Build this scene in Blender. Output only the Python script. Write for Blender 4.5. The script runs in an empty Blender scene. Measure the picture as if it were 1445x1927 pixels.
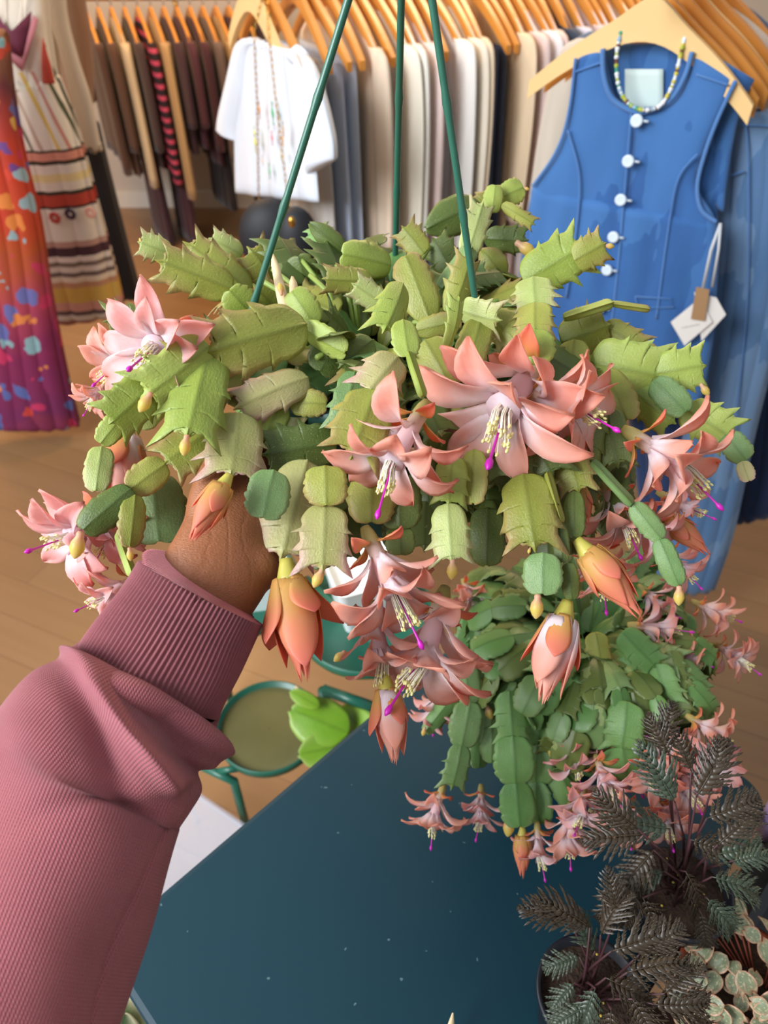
import bpy, bmesh, math, random
from mathutils import Vector, Matrix, Euler
from math import sin, cos, pi, radians as R
sc = bpy.context.scene
rnd = random.Random(7)
# ------------------------------------------------------------------ camera
TH = R(42); F = 1380.0; CAM = Vector((0, 0, 1.55))
cd = bpy.data.cameras.new('camera'); cam = bpy.data.objects.new('camera', cd)
sc.collection.objects.link(cam); sc.camera = cam
cam.location = CAM; cam.rotation_euler = (pi/2 - TH, 0, 0)
cd.sensor_fit = 'VERTICAL'; cd.sensor_height = 36; cd.lens = F/1927*36
cd.clip_start = 0.02
cd.dof.use_dof = True; cd.dof.focus_distance = 0.51; cd.dof.aperture_fstop = 7.5
# ------------------------------------------------------------------ world and light
w = bpy.data.worlds.new('world'); sc.world = w; w.use_nodes = True
nt = w.node_tree; bgn = nt.nodes['Background']
tc = nt.nodes.new('ShaderNodeTexCoord'); sp = nt.nodes.new('ShaderNodeSeparateXYZ'); rp = nt.nodes.new('ShaderNodeValToRGB')
nt.links.new(tc.outputs['Generated'], sp.inputs[0]); nt.links.new(sp.outputs['Z'], rp.inputs[0]); nt.links.new(rp.outputs[0], bgn.inputs[0])
rp.color_ramp.elements[0].color = (.42, .34, .28, 1); rp.color_ramp.elements[1].color = (.86, .93, 1.0, 1)
rp.color_ramp.elements[0].position = 0.0; rp.color_ramp.elements[1].position = .55
bgn.inputs[1].default_value = 0.44
def area(name, loc, target, sx, sy, e, col):
    l = bpy.data.lights.new(name, 'AREA'); l.shape = 'RECTANGLE'; l.size = sx; l.size_y = sy; l.energy = e; l.color = col
    o = bpy.data.objects.new(name, l); sc.collection.objects.link(o); o.location = loc
    o.rotation_euler = (Vector(target)-Vector(loc)).to_track_quat('-Z', 'Y').to_euler(); return o
area('shop_window_light', (-1.9, -.7, 2.5), (.1, .8, 1.0), 1.5, 1.3, 100, (.93, .96, 1.0))
area('warm_track_light', (-1.3, 3.1, 2.7), (-1.3, 3.3, 0), .9, .9, 40, (1.0, .56, .20))
area('warm_track_light', (.6, 2.9, 2.6), (.4, 2.1, .6), .7, .5, 26, (1.0, .70, .40))
area('side_window_light', (-2.1, .9, 1.9), (-.3, 1.6, .6), 1.2, 1.4, 16, (.92, .96, 1.0))
sc.view_settings.view_transform = 'Standard'; sc.view_settings.look = 'None'
sc.view_settings.gamma = 1; sc.view_settings.use_curve_mapping = False
sc.view_settings.exposure = 0.32
# ------------------------------------------------------------------ helpers
RIGHT = Vector((1, 0, 0)); FWD = Vector((0, cos(TH), -sin(TH))); UP = Vector((0, sin(TH), cos(TH)))
def ray(u, v): return FWD + RIGHT*((u-722.5)/F) + UP*((963.5-v)/F)
def P(u, v, d): return CAM + ray(u, v)*d
def Z(u, v, z): r = ray(u, v); return CAM + r*((z-CAM.z)/r.z)
def H(u, v, o, n):
    r = ray(u, v); return CAM + r*((Vector(o)-CAM).dot(n)/r.dot(n))
def link(o, parent=None):
    sc.collection.objects.link(o)
    if parent is not None: o.parent = parent
    return o
def mesh(name, V, Fc, m=None, parent=None, smooth=True, col=None):
    me = bpy.data.meshes.new(name); me.from_pydata([tuple(v) for v in V], [], Fc)
    if smooth: me.polygons.foreach_set('use_smooth', [True]*len(me.polygons))
    if col:
        a = me.color_attributes.new('lt', 'FLOAT_COLOR', 'POINT')
        flat = []
        for c in col: flat += [c[0], c[1], c[2], 1]
        a.data.foreach_set('color', flat)
    if m: me.materials.append(m)
    me.update()
    o = bpy.data.objects.new(name, me); return link(o, parent)
def tag(o, label, cat, group=None, kind=None):
    if label: o['label'] = label
    if cat: o['category'] = cat
    if group: o['group'] = group
    if kind: o['kind'] = kind
    return o
def empty(name, loc, label, cat, group=None):
    o = bpy.data.objects.new(name, None); o.location = loc; o.empty_display_size = .03; link(o); tag(o, label, cat, group); return o
def local(o, root, M=None):
    # place mesh built in world space (or with matrix M) under an Empty that only has a location
    o.parent = root; T = Matrix.Translation(-root.location)
    o.matrix_basis = T @ (M if M is not None else Matrix.Identity(4)); return o
class MB:
    def __init__(s): s.V = []; s.F = []; s.C = []
    def add(s, V, Fc, C=None):
        k = len(s.V); s.V += [Vector(v) for v in V]; s.F += [tuple(i+k for i in f) for f in Fc]
        s.C += C if C else [(0, 0, 0)]*len(V)
    def box(s, a, b, M=None):
        a = Vector(a); b = Vector(b)
        V = [Vector((x, y, z)) for x in (a.x, b.x) for y in (a.y, b.y) for z in (a.z, b.z)]
        if M: V = [M @ v for v in V]
        s.add(V, [(0,1,3,2), (4,6,7,5), (0,4,5,1), (2,3,7,6), (0,2,6,4), (1,5,7,3)])
    def tube(s, pts, r, n=8, cap=True, C=None):
        pts = [Vector(p) for p in pts]; rs = r if isinstance(r, (list, tuple)) else [r]*len(pts)
        V = []; Cc = []; t0 = (pts[1]-pts[0]).normalized(); a = t0.orthogonal().normalized()
        for i, p in enumerate(pts):
            t = (pts[min(i+1, len(pts)-1)]-pts[max(i-1, 0)]).normalized()
            a = (a - t*a.dot(t)).normalized(); b = t.cross(a)
            for k in range(n): V.append(p + (a*cos(2*pi*k/n)+b*sin(2*pi*k/n))*rs[i]); Cc.append((i/(len(pts)-1), 0, 0))
        Fc = [(i*n+k, i*n+(k+1) % n, (i+1)*n+(k+1) % n, (i+1)*n+k) for i in range(len(pts)-1) for k in range(n)]
        if cap: Fc += [tuple(range(n))[::-1], tuple((len(pts)-1)*n+k for k in range(n))]
        s.add(V, Fc, Cc if C is None else [C]*len(V))
    def ball(s, c, r, n=8, m=6, sc_=(1, 1, 1)):
        c = Vector(c); V = [c+Vector((0, 0, r*sc_[2]))]
        for i in range(1, m):
            for k in range(n): V.append(c+Vector((r*sc_[0]*sin(pi*i/m)*cos(2*pi*k/n), r*sc_[1]*sin(pi*i/m)*sin(2*pi*k/n), r*sc_[2]*cos(pi*i/m))))
        V.append(c-Vector((0, 0, r*sc_[2]))); L = len(V)-1
        Fc = [(0, 1+k, 1+(k+1) % n) for k in range(n)]
        Fc += [(1+(i-1)*n+k, 1+i*n+k, 1+i*n+(k+1) % n, 1+(i-1)*n+(k+1) % n) for i in range(1, m-1) for k in range(n)]
        Fc += [(L, 1+(m-2)*n+(k+1) % n, 1+(m-2)*n+k) for k in range(n)]
        s.add(V, Fc)
    def lathe(s, prof, c=(0, 0, 0), n=40):
        c = Vector(c); V = [c+Vector((r*cos(2*pi*k/n), r*sin(2*pi*k/n), z)) for r, z in prof for k in range(n)]
        s.add(V, [(i*n+k, i*n+(k+1) % n, (i+1)*n+(k+1) % n, (i+1)*n+k) for i in range(len(prof)-1) for k in range(n)])
    def sheet(s, G, th, C=None, edge=.15):
        # closed solid from a grid of points; th = thickness fn or number; thin at the rim
        ni = len(G); nj = len(G[0]); G = [[Vector(p) for p in r] for r in G]
        top = []; bot = []
        for i in range(ni):
            for j in range(nj):
                du = G[min(i+1, ni-1)][j]-G[max(i-1, 0)][j]; dv = G[i][min(j+1, nj-1)]-G[i][max(j-1, 0)]
                n = du.cross(dv); n = n.normalized() if n.length > 1e-12 else Vector((0, 0, 1))
                t = th(i/(ni-1), j/(nj-1)) if callable(th) else th
                if i in (0, ni-1) or j in (0, nj-1): t *= edge
                top.append(G[i][j]+n*t/2); bot.append(G[i][j]-n*t/2)
        k = ni*nj; Fc = []
        for i in range(ni-1):
            for j in range(nj-1):
                a = i*nj+j; Fc.append((a, a+nj, a+nj+1, a+1)); Fc.append((a+k, a+1+k, a+nj+1+k, a+nj+k))
        rim = [j for j in range(nj)]+[i*nj+nj-1 for i in range(1, ni)]+[(ni-1)*nj+j for j in range(nj-2, -1, -1)]+[i*nj for i in range(ni-2, 0, -1)]
        for q in range(len(rim)):
            a, b = rim[q], rim[(q+1) % len(rim)]; Fc.append((a, b, b+k, a+k))
        Cc = [C(i/(ni-1), j/(nj-1)) for i in range(ni) for j in range(nj)] if C else [(0, 0, 0)]*k
        s.add(top+bot, Fc, Cc+Cc)
    def build(s, name, m, parent=None, smooth=True, col=False):
        return mesh(name, s.V, s.F, m, parent, smooth, s.C if col else None)
    def me(s, name, m, smooth=True):
        o = s.build(name, m, None, smooth, True); d = o.data; bpy.data.objects.remove(o); return d
# ------------------------------------------------------------------ materials
def lin(h):
    if isinstance(h, str):
        h = [int(h[i:i+2], 16)/255 for i in (0, 2, 4)]
        return tuple(c/12.92 if c <= .04045 else ((c+.055)/1.055)**2.4 for c in h)
    return h
class NM:
    def __init__(s, name, rough=.6, **kw):
        s.m = bpy.data.materials.new(name); s.m.use_nodes = True; s.t = s.m.node_tree; s.b = s.t.nodes['Principled BSDF']
        s.b.inputs['Roughness'].default_value = rough
        for k, v in kw.items(): s.b.inputs[k.replace('_', ' ')].default_value = v
    def n(s, typ, **kw):
        x = s.t.nodes.new('ShaderNode'+typ)
        for k, v in kw.items(): setattr(x, k, v)
        return x
    def l(s, a, b): s.t.links.new(a, b)
    def noise(s, scale, detail=4, vec=None, out='Fac'):
        x = s.n('TexNoise'); x.inputs['Scale'].default_value = scale; x.inputs['Detail'].default_value = detail
        if vec is not None: s.l(vec, x.inputs['Vector'])
        return x.outputs[out]
    def obj(s): return s.n('TexCoord').outputs['Object']
    def scalev(s, vec, sc3):
        x = s.n('Mapping'); x.inputs['Scale'].default_value = sc3; s.l(vec, x.inputs['Vector']); return x.outputs[0]
    def mix(s, f, a, b, mode='MIX'):
        x = s.n('Mix', data_type='RGBA', blend_type=mode); x.clamp_factor = True
        for sock, val in ((x.inputs[0], f), (x.inputs[6], a), (x.inputs[7], b)):
            if isinstance(val, (int, float)): sock.default_value = val
            elif isinstance(val, tuple) or isinstance(val, str): sock.default_value = (*lin(val), 1)
            else: s.l(val, sock)
        return x.outputs[2]
    def math(s, op, a, b=0.0, c=0.0):
        x = s.n('Math', operation=op)
        for i, val in enumerate((a, b, c)):
            if isinstance(val, (int, float)): x.inputs[i].default_value = val
            else: s.l(val, x.inputs[i])
        return x.outputs[0]
    def ramp(s, f, stops, interp='LINEAR'):
        x = s.n('ValToRGB'); cr = x.color_ramp; cr.interpolation = interp
        while len(cr.elements) < len(stops): cr.elements.new(.5)
        for e, (p, c) in zip(cr.elements, stops): e.position = p; e.color = (*lin(c), 1)
        s.l(f, x.inputs[0]); return x.outputs[0]
    def base(s, c):
        if isinstance(c, (tuple, str)): s.b.inputs['Base Color'].default_value = (*lin(c), 1)
        else: s.l(c, s.b.inputs['Base Color'])
    def translucent(s, c, f):
        tr_ = s.n('BsdfTranslucent'); s.l(c, tr_.inputs[0]); mx = s.n('MixShader'); mx.inputs[0].default_value = f
        out = s.t.nodes['Material Output']; s.l(s.b.outputs[0], mx.inputs[1]); s.l(tr_.outputs[0], mx.inputs[2]); s.l(mx.outputs[0], out.inputs[0])
    def bump(s, h, st=.3, dist=.001):
        x = s.n('Bump'); x.inputs['Strength'].default_value = st; x.inputs['Distance'].default_value = dist
        s.l(h, x.inputs['Height']); s.l(x.outputs[0], s.b.inputs['Normal'])
def simple(name, c1, c2=None, scale=20, rough=.6, bump=None, **kw):
    k = NM(name, rough, **kw); v = k.obj()
    if c2: k.base(k.mix(k.noise(scale, 4, v), c1, c2))
    else: k.base(c1)
    if bump: k.bump(k.noise(bump[0], 3, v), bump[1], bump[2])
    return k.m
def fabric(name, c, vary=.12, rough=.85, vscale=(30, 30, 3)):
    k = NM(name, rough); v = k.obj(); c = lin(c)
    d = tuple(x*(1-vary*2) for x in c); e = tuple(min(1, x*(1+vary)) for x in c)
    k.base(k.mix(k.noise(1, 3, k.scalev(v, vscale)), d, e))
    k.bump(k.noise(900, 2, v), .25, .0006)
    k.b.inputs['Sheen Weight'].default_value = .15
    return k.m
def leafmat(name, c1, c2, tip, tipamt, rough=.42, spots=True):
    k = NM(name, rough, Subsurface_Weight=.12, Subsurface_Scale=.004)
    a = k.n('Attribute', attribute_name='lt'); s = k.n('SeparateColor'); k.l(a.outputs['Color'], s.inputs[0])
    t, f, r = s.outputs[0], s.outputs[1], s.outputs[2]
    oi = k.n('ObjectInfo'); v = k.obj()
    rr = k.math('FRACT', k.math('ADD', oi.outputs['Random'], r))
    nz = k.noise(2.2, 5, v)
    c = k.mix(k.math('MULTIPLY_ADD', rr, .7, k.math('MULTIPLY_ADD', nz, .9, -.35)), c1, c2)
    fine = k.noise(38, 3, v)
    c = k.mix(k.math('MULTIPLY', k.math('GREATER_THAN', fine, .66), .35 if spots else 0), c, 'c9d38e')
    e = k.math('MULTIPLY', k.math('POWER', f, 2.5), k.math('MULTIPLY', k.math('POWER', t, 1.3), tipamt))
    c = k.mix(e, c, tip)
    rib = k.math('SUBTRACT', 1.0, k.math('SMOOTH_MIN', k.math('MULTIPLY', f, 7.0), 1.0, .3))
    c = k.mix(k.math('MULTIPLY', rib, .45), c, tuple(x*.55 for x in lin(c1)))
    k.base(c); k.translucent(c, .14); k.bump(k.noise(26, 4, v), .35, .0012)
    return k.m
def petalmat(name, c_in, c_mid, c_tip, rough=.5):
    k = NM(name, rough, Subsurface_Weight=.25, Subsurface_Scale=.006)
    a = k.n('Attribute', attribute_name='lt'); s = k.n('SeparateColor'); k.l(a.outputs['Color'], s.inputs[0])
    v = k.obj(); t = k.math('ADD', s.outputs[0], k.math('MULTIPLY_ADD', k.noise(90, 3, v), .3, -.15))
    c = k.ramp(t, [(0.0, c_in), (.26, c_in), (.58, c_mid), (1.0, c_tip)])
    vein = k.noise(1, 2, k.scalev(v, (900, 900, 60)))
    c = k.mix(k.math('MULTIPLY', vein, .25), c, c_tip)
    k.base(c); k.translucent(c, .38); return k.m
M = {}
M['leaf'] = leafmat('cactus leaf yellow green', '848c34', 'acb154', 'b58a6a', .75)
M['leaf_bright'] = leafmat('cactus leaf bright green', '8ca03e', 'b3c463', 'b7bf78', .45)
M['leaf_pale'] = leafmat('cactus leaf pale green', '9dae5c', 'c3cf86', 'c7ac92', .7)
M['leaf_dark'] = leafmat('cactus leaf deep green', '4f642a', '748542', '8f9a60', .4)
M['leaf_pink'] = leafmat('cactus leaf flushed pink', 'a3a75c', 'c6bc86', 'c59e94', 1.25)
M['leaf_blue'] = leafmat('cactus leaf blue green', '648a4c', '8aa86c', '9fae80', .4)
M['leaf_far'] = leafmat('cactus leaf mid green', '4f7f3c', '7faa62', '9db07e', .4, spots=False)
M['petal'] = petalmat('salmon petal', 'fff2f6', 'f8c0b2', 'ef9f86')
M['petal_pink'] = petalmat('pink petal', 'fff4fa', 'fac8c8', 'f0a598')
M['petal_orange'] = petalmat('orange petal', 'e6b460', 'f29c6e', 'ee8270')
M['tube'] = petalmat('flower tube', 'b9b04a', 'f3cfd0', 'f6e0e8')
M['tube_green'] = simple('flower base green', 'b5ae48', 'c2b85a', 60, .45)
M['stamen'] = simple('stamen', 'f4efdc', None, rough=.5)
M['anther'] = simple('anther', 'efeaa0', None, rough=.7)
M['pistil'] = simple('pistil', 'c81fb0', None, rough=.4, Subsurface_Weight=.1)
M['bud'] = petalmat('bud', 'e9b59a', 'e6cf5a', 'e9d9a0', .4)
M['stem'] = simple('stem', '7a9440', '92a552', 60, .5)
M['pot_green'] = simple('dark green plastic', '2c4f47', '315a50', 12, .45)
M['rod'] = simple('green plastic rod', '2a5f4f', '2f6a58', 60, .32, Specular_IOR_Level=.6)
M['soil'] = simple('potting soil', '1d140e', '4a3526', 300, .95, bump=(260, 1.0, .004))
M['tag_wood'] = simple('pale wood marker', 'e6d3ac', 'd9bd8c', 200, .7)
M['hanger'] = simple('varnished wood', 'cc8230', 'dd9a48', 9, .35)
M['hanger_pale'] = simple('pale beech wood', 'e6bd7d', 'f0cd93', 9, .4)
M['steel'] = simple('steel', 'c9c9c9', None, rough=.25, Metallic=1.0)
M['gold'] = simple('brass', 'c79a4a', None, rough=.3, Metallic=1.0)
M['black'] = simple('matte black', '121418', '1c1f26', 30, .6)
M['stand'] = simple('green painted metal', '1f5a49', '266b57', 20, .35, Specular_IOR_Level=.6)
M['white'] = simple('white plastic', 'e9f4f4', 'f4fafa', 10, .3)
M['pot_black'] = simple('dark plastic pot', '14161d', '1e222c', 20, .38)
M['terra'] = simple('terracotta', '8d3f26', 'a5502f', 30, .8)
def tablemat():
    k = NM('dark teal lacquer', .48, Specular_IOR_Level=.3); v = k.obj()
    c = k.mix(k.noise(3, 3, v), '082c39', '0b3644')
    sp_ = k.noise(95, 2, v); c = k.mix(k.math('MULTIPLY', k.math('GREATER_THAN', sp_, .75), .35), c, '7fa0a6')
    k.base(c); k.bump(k.noise(160, 2, v), .10, .0006); return k.m
M['table'] = tablemat()
def floormat():
    k = NM('oak plank floor', .36, Specular_IOR_Level=.55); v = k.obj()
    mp = k.n('Mapping'); mp.inputs['Rotation'].default_value = (0, 0, R(24)); k.l(v, mp.inputs['Vector']); w_ = mp.outputs[0]
    br = k.n('TexBrick'); br.inputs['Scale'].default_value = 1.0; br.inputs['Brick Width'].default_value = 1.1; br.inputs['Row Height'].default_value = .11
    br.inputs['Mortar Size'].default_value = .0015; br.inputs['Color1'].default_value = (*lin('93704c'), 1); br.inputs['Color2'].default_value = (*lin('876442'), 1)
    br.inputs['Mortar'].default_value = (*lin('6f5238'), 1); br.offset = .37; k.l(w_, br.inputs['Vector'])
    g = k.noise(1, 5, k.scalev(w_, (2.2, 38, 1)))
    c = k.mix(k.math('MULTIPLY', g, .55), br.outputs['Color'], '74532f')
    k.base(c); k.bump(g, .06, .002); return k.m
M['floor'] = floormat()
M['wall'] = simple('painted wall', 'b9ada0', 'c2b7aa', 3, .9)
M['wall_warm'] = simple('cream painted wall', 'cfc1ab', 'd6cab6', 3, .9)
# ------------------------------------------------------------------ the room
def struct(name, mb, m): o = mb.build(name, m, None, False); o['kind'] = 'structure'; return o
b = MB(); b.box((-3.2, -2.2, -.05), (3.6, 4.4, 0)); struct('floor', b, M['floor'])
b = MB(); b.box((-3.2, 4.4, 0), (3.6, 4.5, 2.9)); struct('wall_back', b, M['wall'])
b = MB(); b.box((-3.3, 1.6, 0), (-3.2, 4.5, 2.9)); struct('wall_left', b, M['wall_warm'])
b = MB(); b.box((3.6, -2.2, 0), (3.7, 4.5, 2.9)); struct('wall_right', b, M['wall_warm'])
b = MB(); b.box((-3.2, 4.385, 0), (3.6, 4.399, .09)); struct('baseboard_back', b, simple('baseboard', 'cfc6ba', None, rough=.6))
# ------------------------------------------------------------------ dark teal table
TA = Vector((-.282, .25, .75)); TB = Vector((.163, .690, .75)); TC = Vector((.432, .390, .75))
ea = (TB-TA); lx = ea.length; ea.normalize(); ec = Vector((ea.y, -ea.x, 0)); ly = (TC-TB).dot(ec)
def rounded(cx0, cy0, cx1, cy1, r, n=8):
    pts = []
    for (x, y, a) in ((cx1-r, cy1-r, 0), (cx0+r, cy1-r, 90), (cx0+r, cy0+r, 180), (cx1-r, cy0+r, 270)):
        for i in range(n+1): t = R(a+90*i/n); pts.append((x+r*cos(t), y+r*sin(t)))
    return pts
def slab(mb, loops):   # loops: list of (points2d, z), all same count; closed with caps
    n = len(loops[0][0]); V = [Vector((x, y, z)) for p, z in loops for x, y in p]
    Fc = [(i*n+k, i*n+(k+1) % n, (i+1)*n+(k+1) % n, (i+1)*n+k) for i in range(len(loops)-1) for k in range(n)]
    Fc += [tuple(range(n))[::-1], tuple((len(loops)-1)*n+k for k in range(n))]; mb.add(V, Fc)
TM = Matrix(((ea.x, ec.x, 0, TA.x), (ea.y, ec.y, 0, TA.y), (0, 0, 1, 0), (0, 0, 0, 1)))
tbl = empty('display_table', (TA+TC)/2*1.0 - Vector((0, 0, .75)), 'dark teal painted display table with rounded corners under the trailing cactus', 'table')
b = MB()
slab(b, [(rounded(.004, .004, lx-.004, ly-.004, .03), .722), (rounded(0, 0, lx, ly, .034), .726), (rounded(0, 0, lx, ly, .034), .744), (rounded(.002, .002, lx-.002, ly-.002, .033), .7485), (rounded(.007, .007, lx-.007, ly-.007, .03), .75)])
b.V = [TM @ v for v in b.V]; local(b.build('table_top', M['table'], None, False), tbl)
for x in (.05, lx-.05):
    for y in (.05, ly-.05):
        b = MB(); b.tube([TM @ Vector((x, y, .722)), TM @ Vector((x, y, 0))], .016, 12); local(b.build('leg', M['table']), tbl)
# ------------------------------------------------------------------ cactus stem segments
OUT_T = [(.03,0),(.16,.01),(.30,.05),(.41,.14),(.455,.24),(.46,.33),(.475,.39),(.60,.50),(.475,.455),(.47,.53),(.475,.59),(.495,.64),(.655,.79),(.49,.715),(.46,.79),(.455,.85),(.46,.90),(.60,1.10),(.40,.955),(.30,.93),(.22,.97),(.13,.95),(.05,.955)]
OUT_R = [(.03,0),(.14,.01),(.30,.05),(.42,.15),(.47,.26),(.46,.31),(.50,.36),(.51,.45),(.485,.50),(.52,.55),(.51,.64),(.475,.69),(.49,.74),(.45,.82),(.39,.87),(.39,.91),(.28,.97),(.14,1.0),(.05,1.0)]
OUT_L = [(.03,0),(.16,.03),(.34,.12),(.44,.24),(.49,.38),(.50,.5),(.47,.64),(.40,.76),(.28,.88),(.15,.96),(.04,1.0)]
OUT_S = [(.25,0),(.34,.03),(.40,.15),(.42,.35),(.42,.6),(.45,.8),(.42,.93),(.2,1.0)]
def catmull(p, n):
    o = []
    for i in range(len(p)-1):
        a, b_, c, d = p[max(i-1, 0)], p[i], p[i+1], p[min(i+2, len(p)-1)]
        for k in range(n):
            t = k/n
            o.append(tuple(.5*((2*b_[q])+(-a[q]+c[q])*t+(2*a[q]-5*b_[q]+4*c[q]-d[q])*t*t+(-a[q]+3*b_[q]-3*c[q]+d[q])*t**3) for q in (0, 1)))
    return o+[p[-1]]
def seg_mesh(kind, seed, bend=.12, cup=.25, tooth=1.0):
    rr = random.Random(seed)
    base = {'T': OUT_T, 'R': OUT_R, 'L': OUT_L, 'S': OUT_S}[kind]
    sides = []
    for s_ in (1, -1):
        pts = []
        for (x, y) in base:
            jx, jy = rr.uniform(-.02, .02), rr.uniform(-.015, .015)
            if x > .54: x = .47+(x-.47)*tooth*rr.uniform(.55, 1.35); jy *= 2
            pts.append((x+jx, y+jy if y > 0 else 0))
        pts = catmull(pts, 2); sides.append(pts)
    n = len(sides[0]); mb = MB(); fr = [1, .8, .5, .2, .07]
    ph = rr.uniform(0, 6); th = (.10 if kind != 'S' else .6) if seed < 70 else .02; tw = rr.uniform(-.25, .25)
    G = []; C = []
    rib = [sorted(p[1] for p in sides[0]), sorted(p[1] for p in sides[1])]
    for i in range(n):
        row = []; c = []
        ym = (rib[0][i]+rib[1][i])/2*.97
        for s_, side in ((-1, 1), (1, 0)):
            q = []
            for f in fr:
                x, y = sides[side][i]; yy = ym+(y-ym)*(f**2.2)
                x = x if f == 1 else min(x, .5)
                q.append((s_*x*f, yy, f))
            if s_ > 0: q = q[::-1]
            else: q = q+[(0, ym, 0)]
            for (x, y, f) in q:
                z = -bend*4*(y-.5)**2*.5 + bend*.5 - cup*x*x + .018*sin(9*y+ph+4*x)*f + tw*x*(y-.3)
                row.append((x, y, z)); c.append((max(0, min(1, y)), f, 0))
        G.append(row); C.append(c)
    nj = len(G[0])
    mb.sheet(G, lambda a, b_: th*(.30+.7*(1-min(1, abs(b_-.5)*2.6))), lambda a, b_: C[int(round(a*(n-1)))][int(round(b_*(nj-1)))], .35)
    return mb
TPL = {k: [] for k in 'TRLS'}
for i in range(7): TPL['T'].append(seg_mesh('T', 10+i, rnd.uniform(.05, .3), rnd.uniform(.1, .6)))
for i in range(5): TPL['R'].append(seg_mesh('R', 30+i, rnd.uniform(.05, .2), rnd.uniform(.1, .5)))
for i in range(2): TPL['L'].append(seg_mesh('L', 50+i, .3, .3))
TPL['P'] = [seg_mesh('L', 70+i, .06, .10) for i in range(3)]
TPL['S'].append(seg_mesh('S', 60, .05, 0))
MESHES = {}
def seg_matrix(b0, b1, width, roll=0, facing=None):
    D = b1-b0; L = D.length; y = D/L
    n = (CAM-(b0+b1)/2).normalized() if facing is None else facing
    n = (n-y*n.dot(y)).normalized(); n = Matrix.Rotation(roll, 3, y) @ n
    x = y.cross(n)
    return Matrix(((x.x*width, y.x*L, n.x*(width+L)/2, b0.x), (x.y*width, y.y*L, n.y*(width+L)/2, b0.y), (x.z*width, y.z*L, n.z*(width+L)/2, b0.z), (0, 0, 0, 1)))
def seg(root, kind, idx, m, Mx, name='stem_segment'):
    key = (kind, idx % len(TPL[kind]), m)
    if key not in MESHES: MESHES[key] = TPL[kind][key[1]].me(name, M[m])
    o = bpy.data.objects.new(name, MESHES[key]); sc.collection.objects.link(o); return local(o, root, Mx)
def segpx(root, u0, v0, u1, v1, wpx, d0, d1=None, kind='T', m='leaf', roll=None, k=None):
    d1 = d1 or d0-.012; r = rnd.uniform(-.35, .35) if roll is None else R(roll)
    wd = wpx*(d0+d1)/2/F*(1.08 if kind == 'R' else .98 if kind == 'T' else 1.0)/max(.6, cos(r))
    if kind == 'S': wd *= 1.25
    return seg(root, kind, rnd.randrange(9) if k is None else k, m, seg_matrix(P(u0, v0, d0), P(u1, v1, d1), wd, r))
# ------------------------------------------------------------------ flowers
def petal_grid(rr, z0, r0, az, L, W, a0, a1, cup=.5, nx=7, nt_=11, curl=0, calm=1.0):
    # returns grid of points, growing from the tube outwards; az = azimuth; a0 -> a1 angle off the axis
    er = Vector((cos(az), sin(az), 0)); et = Vector((-sin(az), cos(az), 0)); ez = Vector((0, 0, 1))
    p = er*r0+ez*z0; G = []; tw = rr.uniform(-.45, .45)*calm; side = rr.uniform(-.3, .3)*calm
    for i in range(nt_):
        t = i/(nt_-1); a = a0+(a1-a0)*(t**.8)+curl*t*t*t
        if i: p = p+(er*sin(a)+ez*cos(a))*L/(nt_-1)+et*side*L/(nt_-1)*t
        nrm = er*-cos(a)+ez*sin(a)
        wd = W*(.28+.72*sin(pi*min(1, t/.62)/2)**1.2) if t < .62 else W*max(.03, (1-((t-.62)/.38)**1.7))
        row = []
        for j in range(nx):
            s_ = (j/(nx-1)-.5)*2; dd = et*cos(tw*t)+nrm*sin(tw*t)
            row.append(p+dd*s_*wd/2+nrm*(cup*wd*.5*s_*s_)+nrm*.07*calm*W*sin(7*t+3*s_+az))
        G.append(row)
    return G
def petal_obj(name, grids, m):
    b = MB()
    for G in grids: b.sheet(G, .0005, lambda a, b_: (a, abs(b_-.5)*2, 0), .4)
    return b.me(name, m)
def wrap_petal(z0, z1, az, half, off, flare=0.0):
    # petal lying on a teardrop of revolution, optional flare away from it towards the tip
    G = []; ez = Vector((0, 0, 1))
    for i in range(13):
        t = i/12; z = z0+(z1-z0)*t; zz = max(0, min(1, (z-.010)/.052))
        r = .0052+.0052*sin(pi*min(1, zz*1.05+.12)); r = r*(1-zz**2.6)+.0004+off*(1-.5*t)+flare*t*t
        wd = half*(.55+.45*sin(pi/2*min(1, t/.45)))*(1 if t < .5 else max(.02, (1-((t-.5)/.5)**2.1)))
        G.append([Vector((cos(az+wd*s_)*r, sin(az+wd*s_)*r, z)) for s_ in (-1, -.7, -.35, 0, .35, .7, 1)])
    return G
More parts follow.
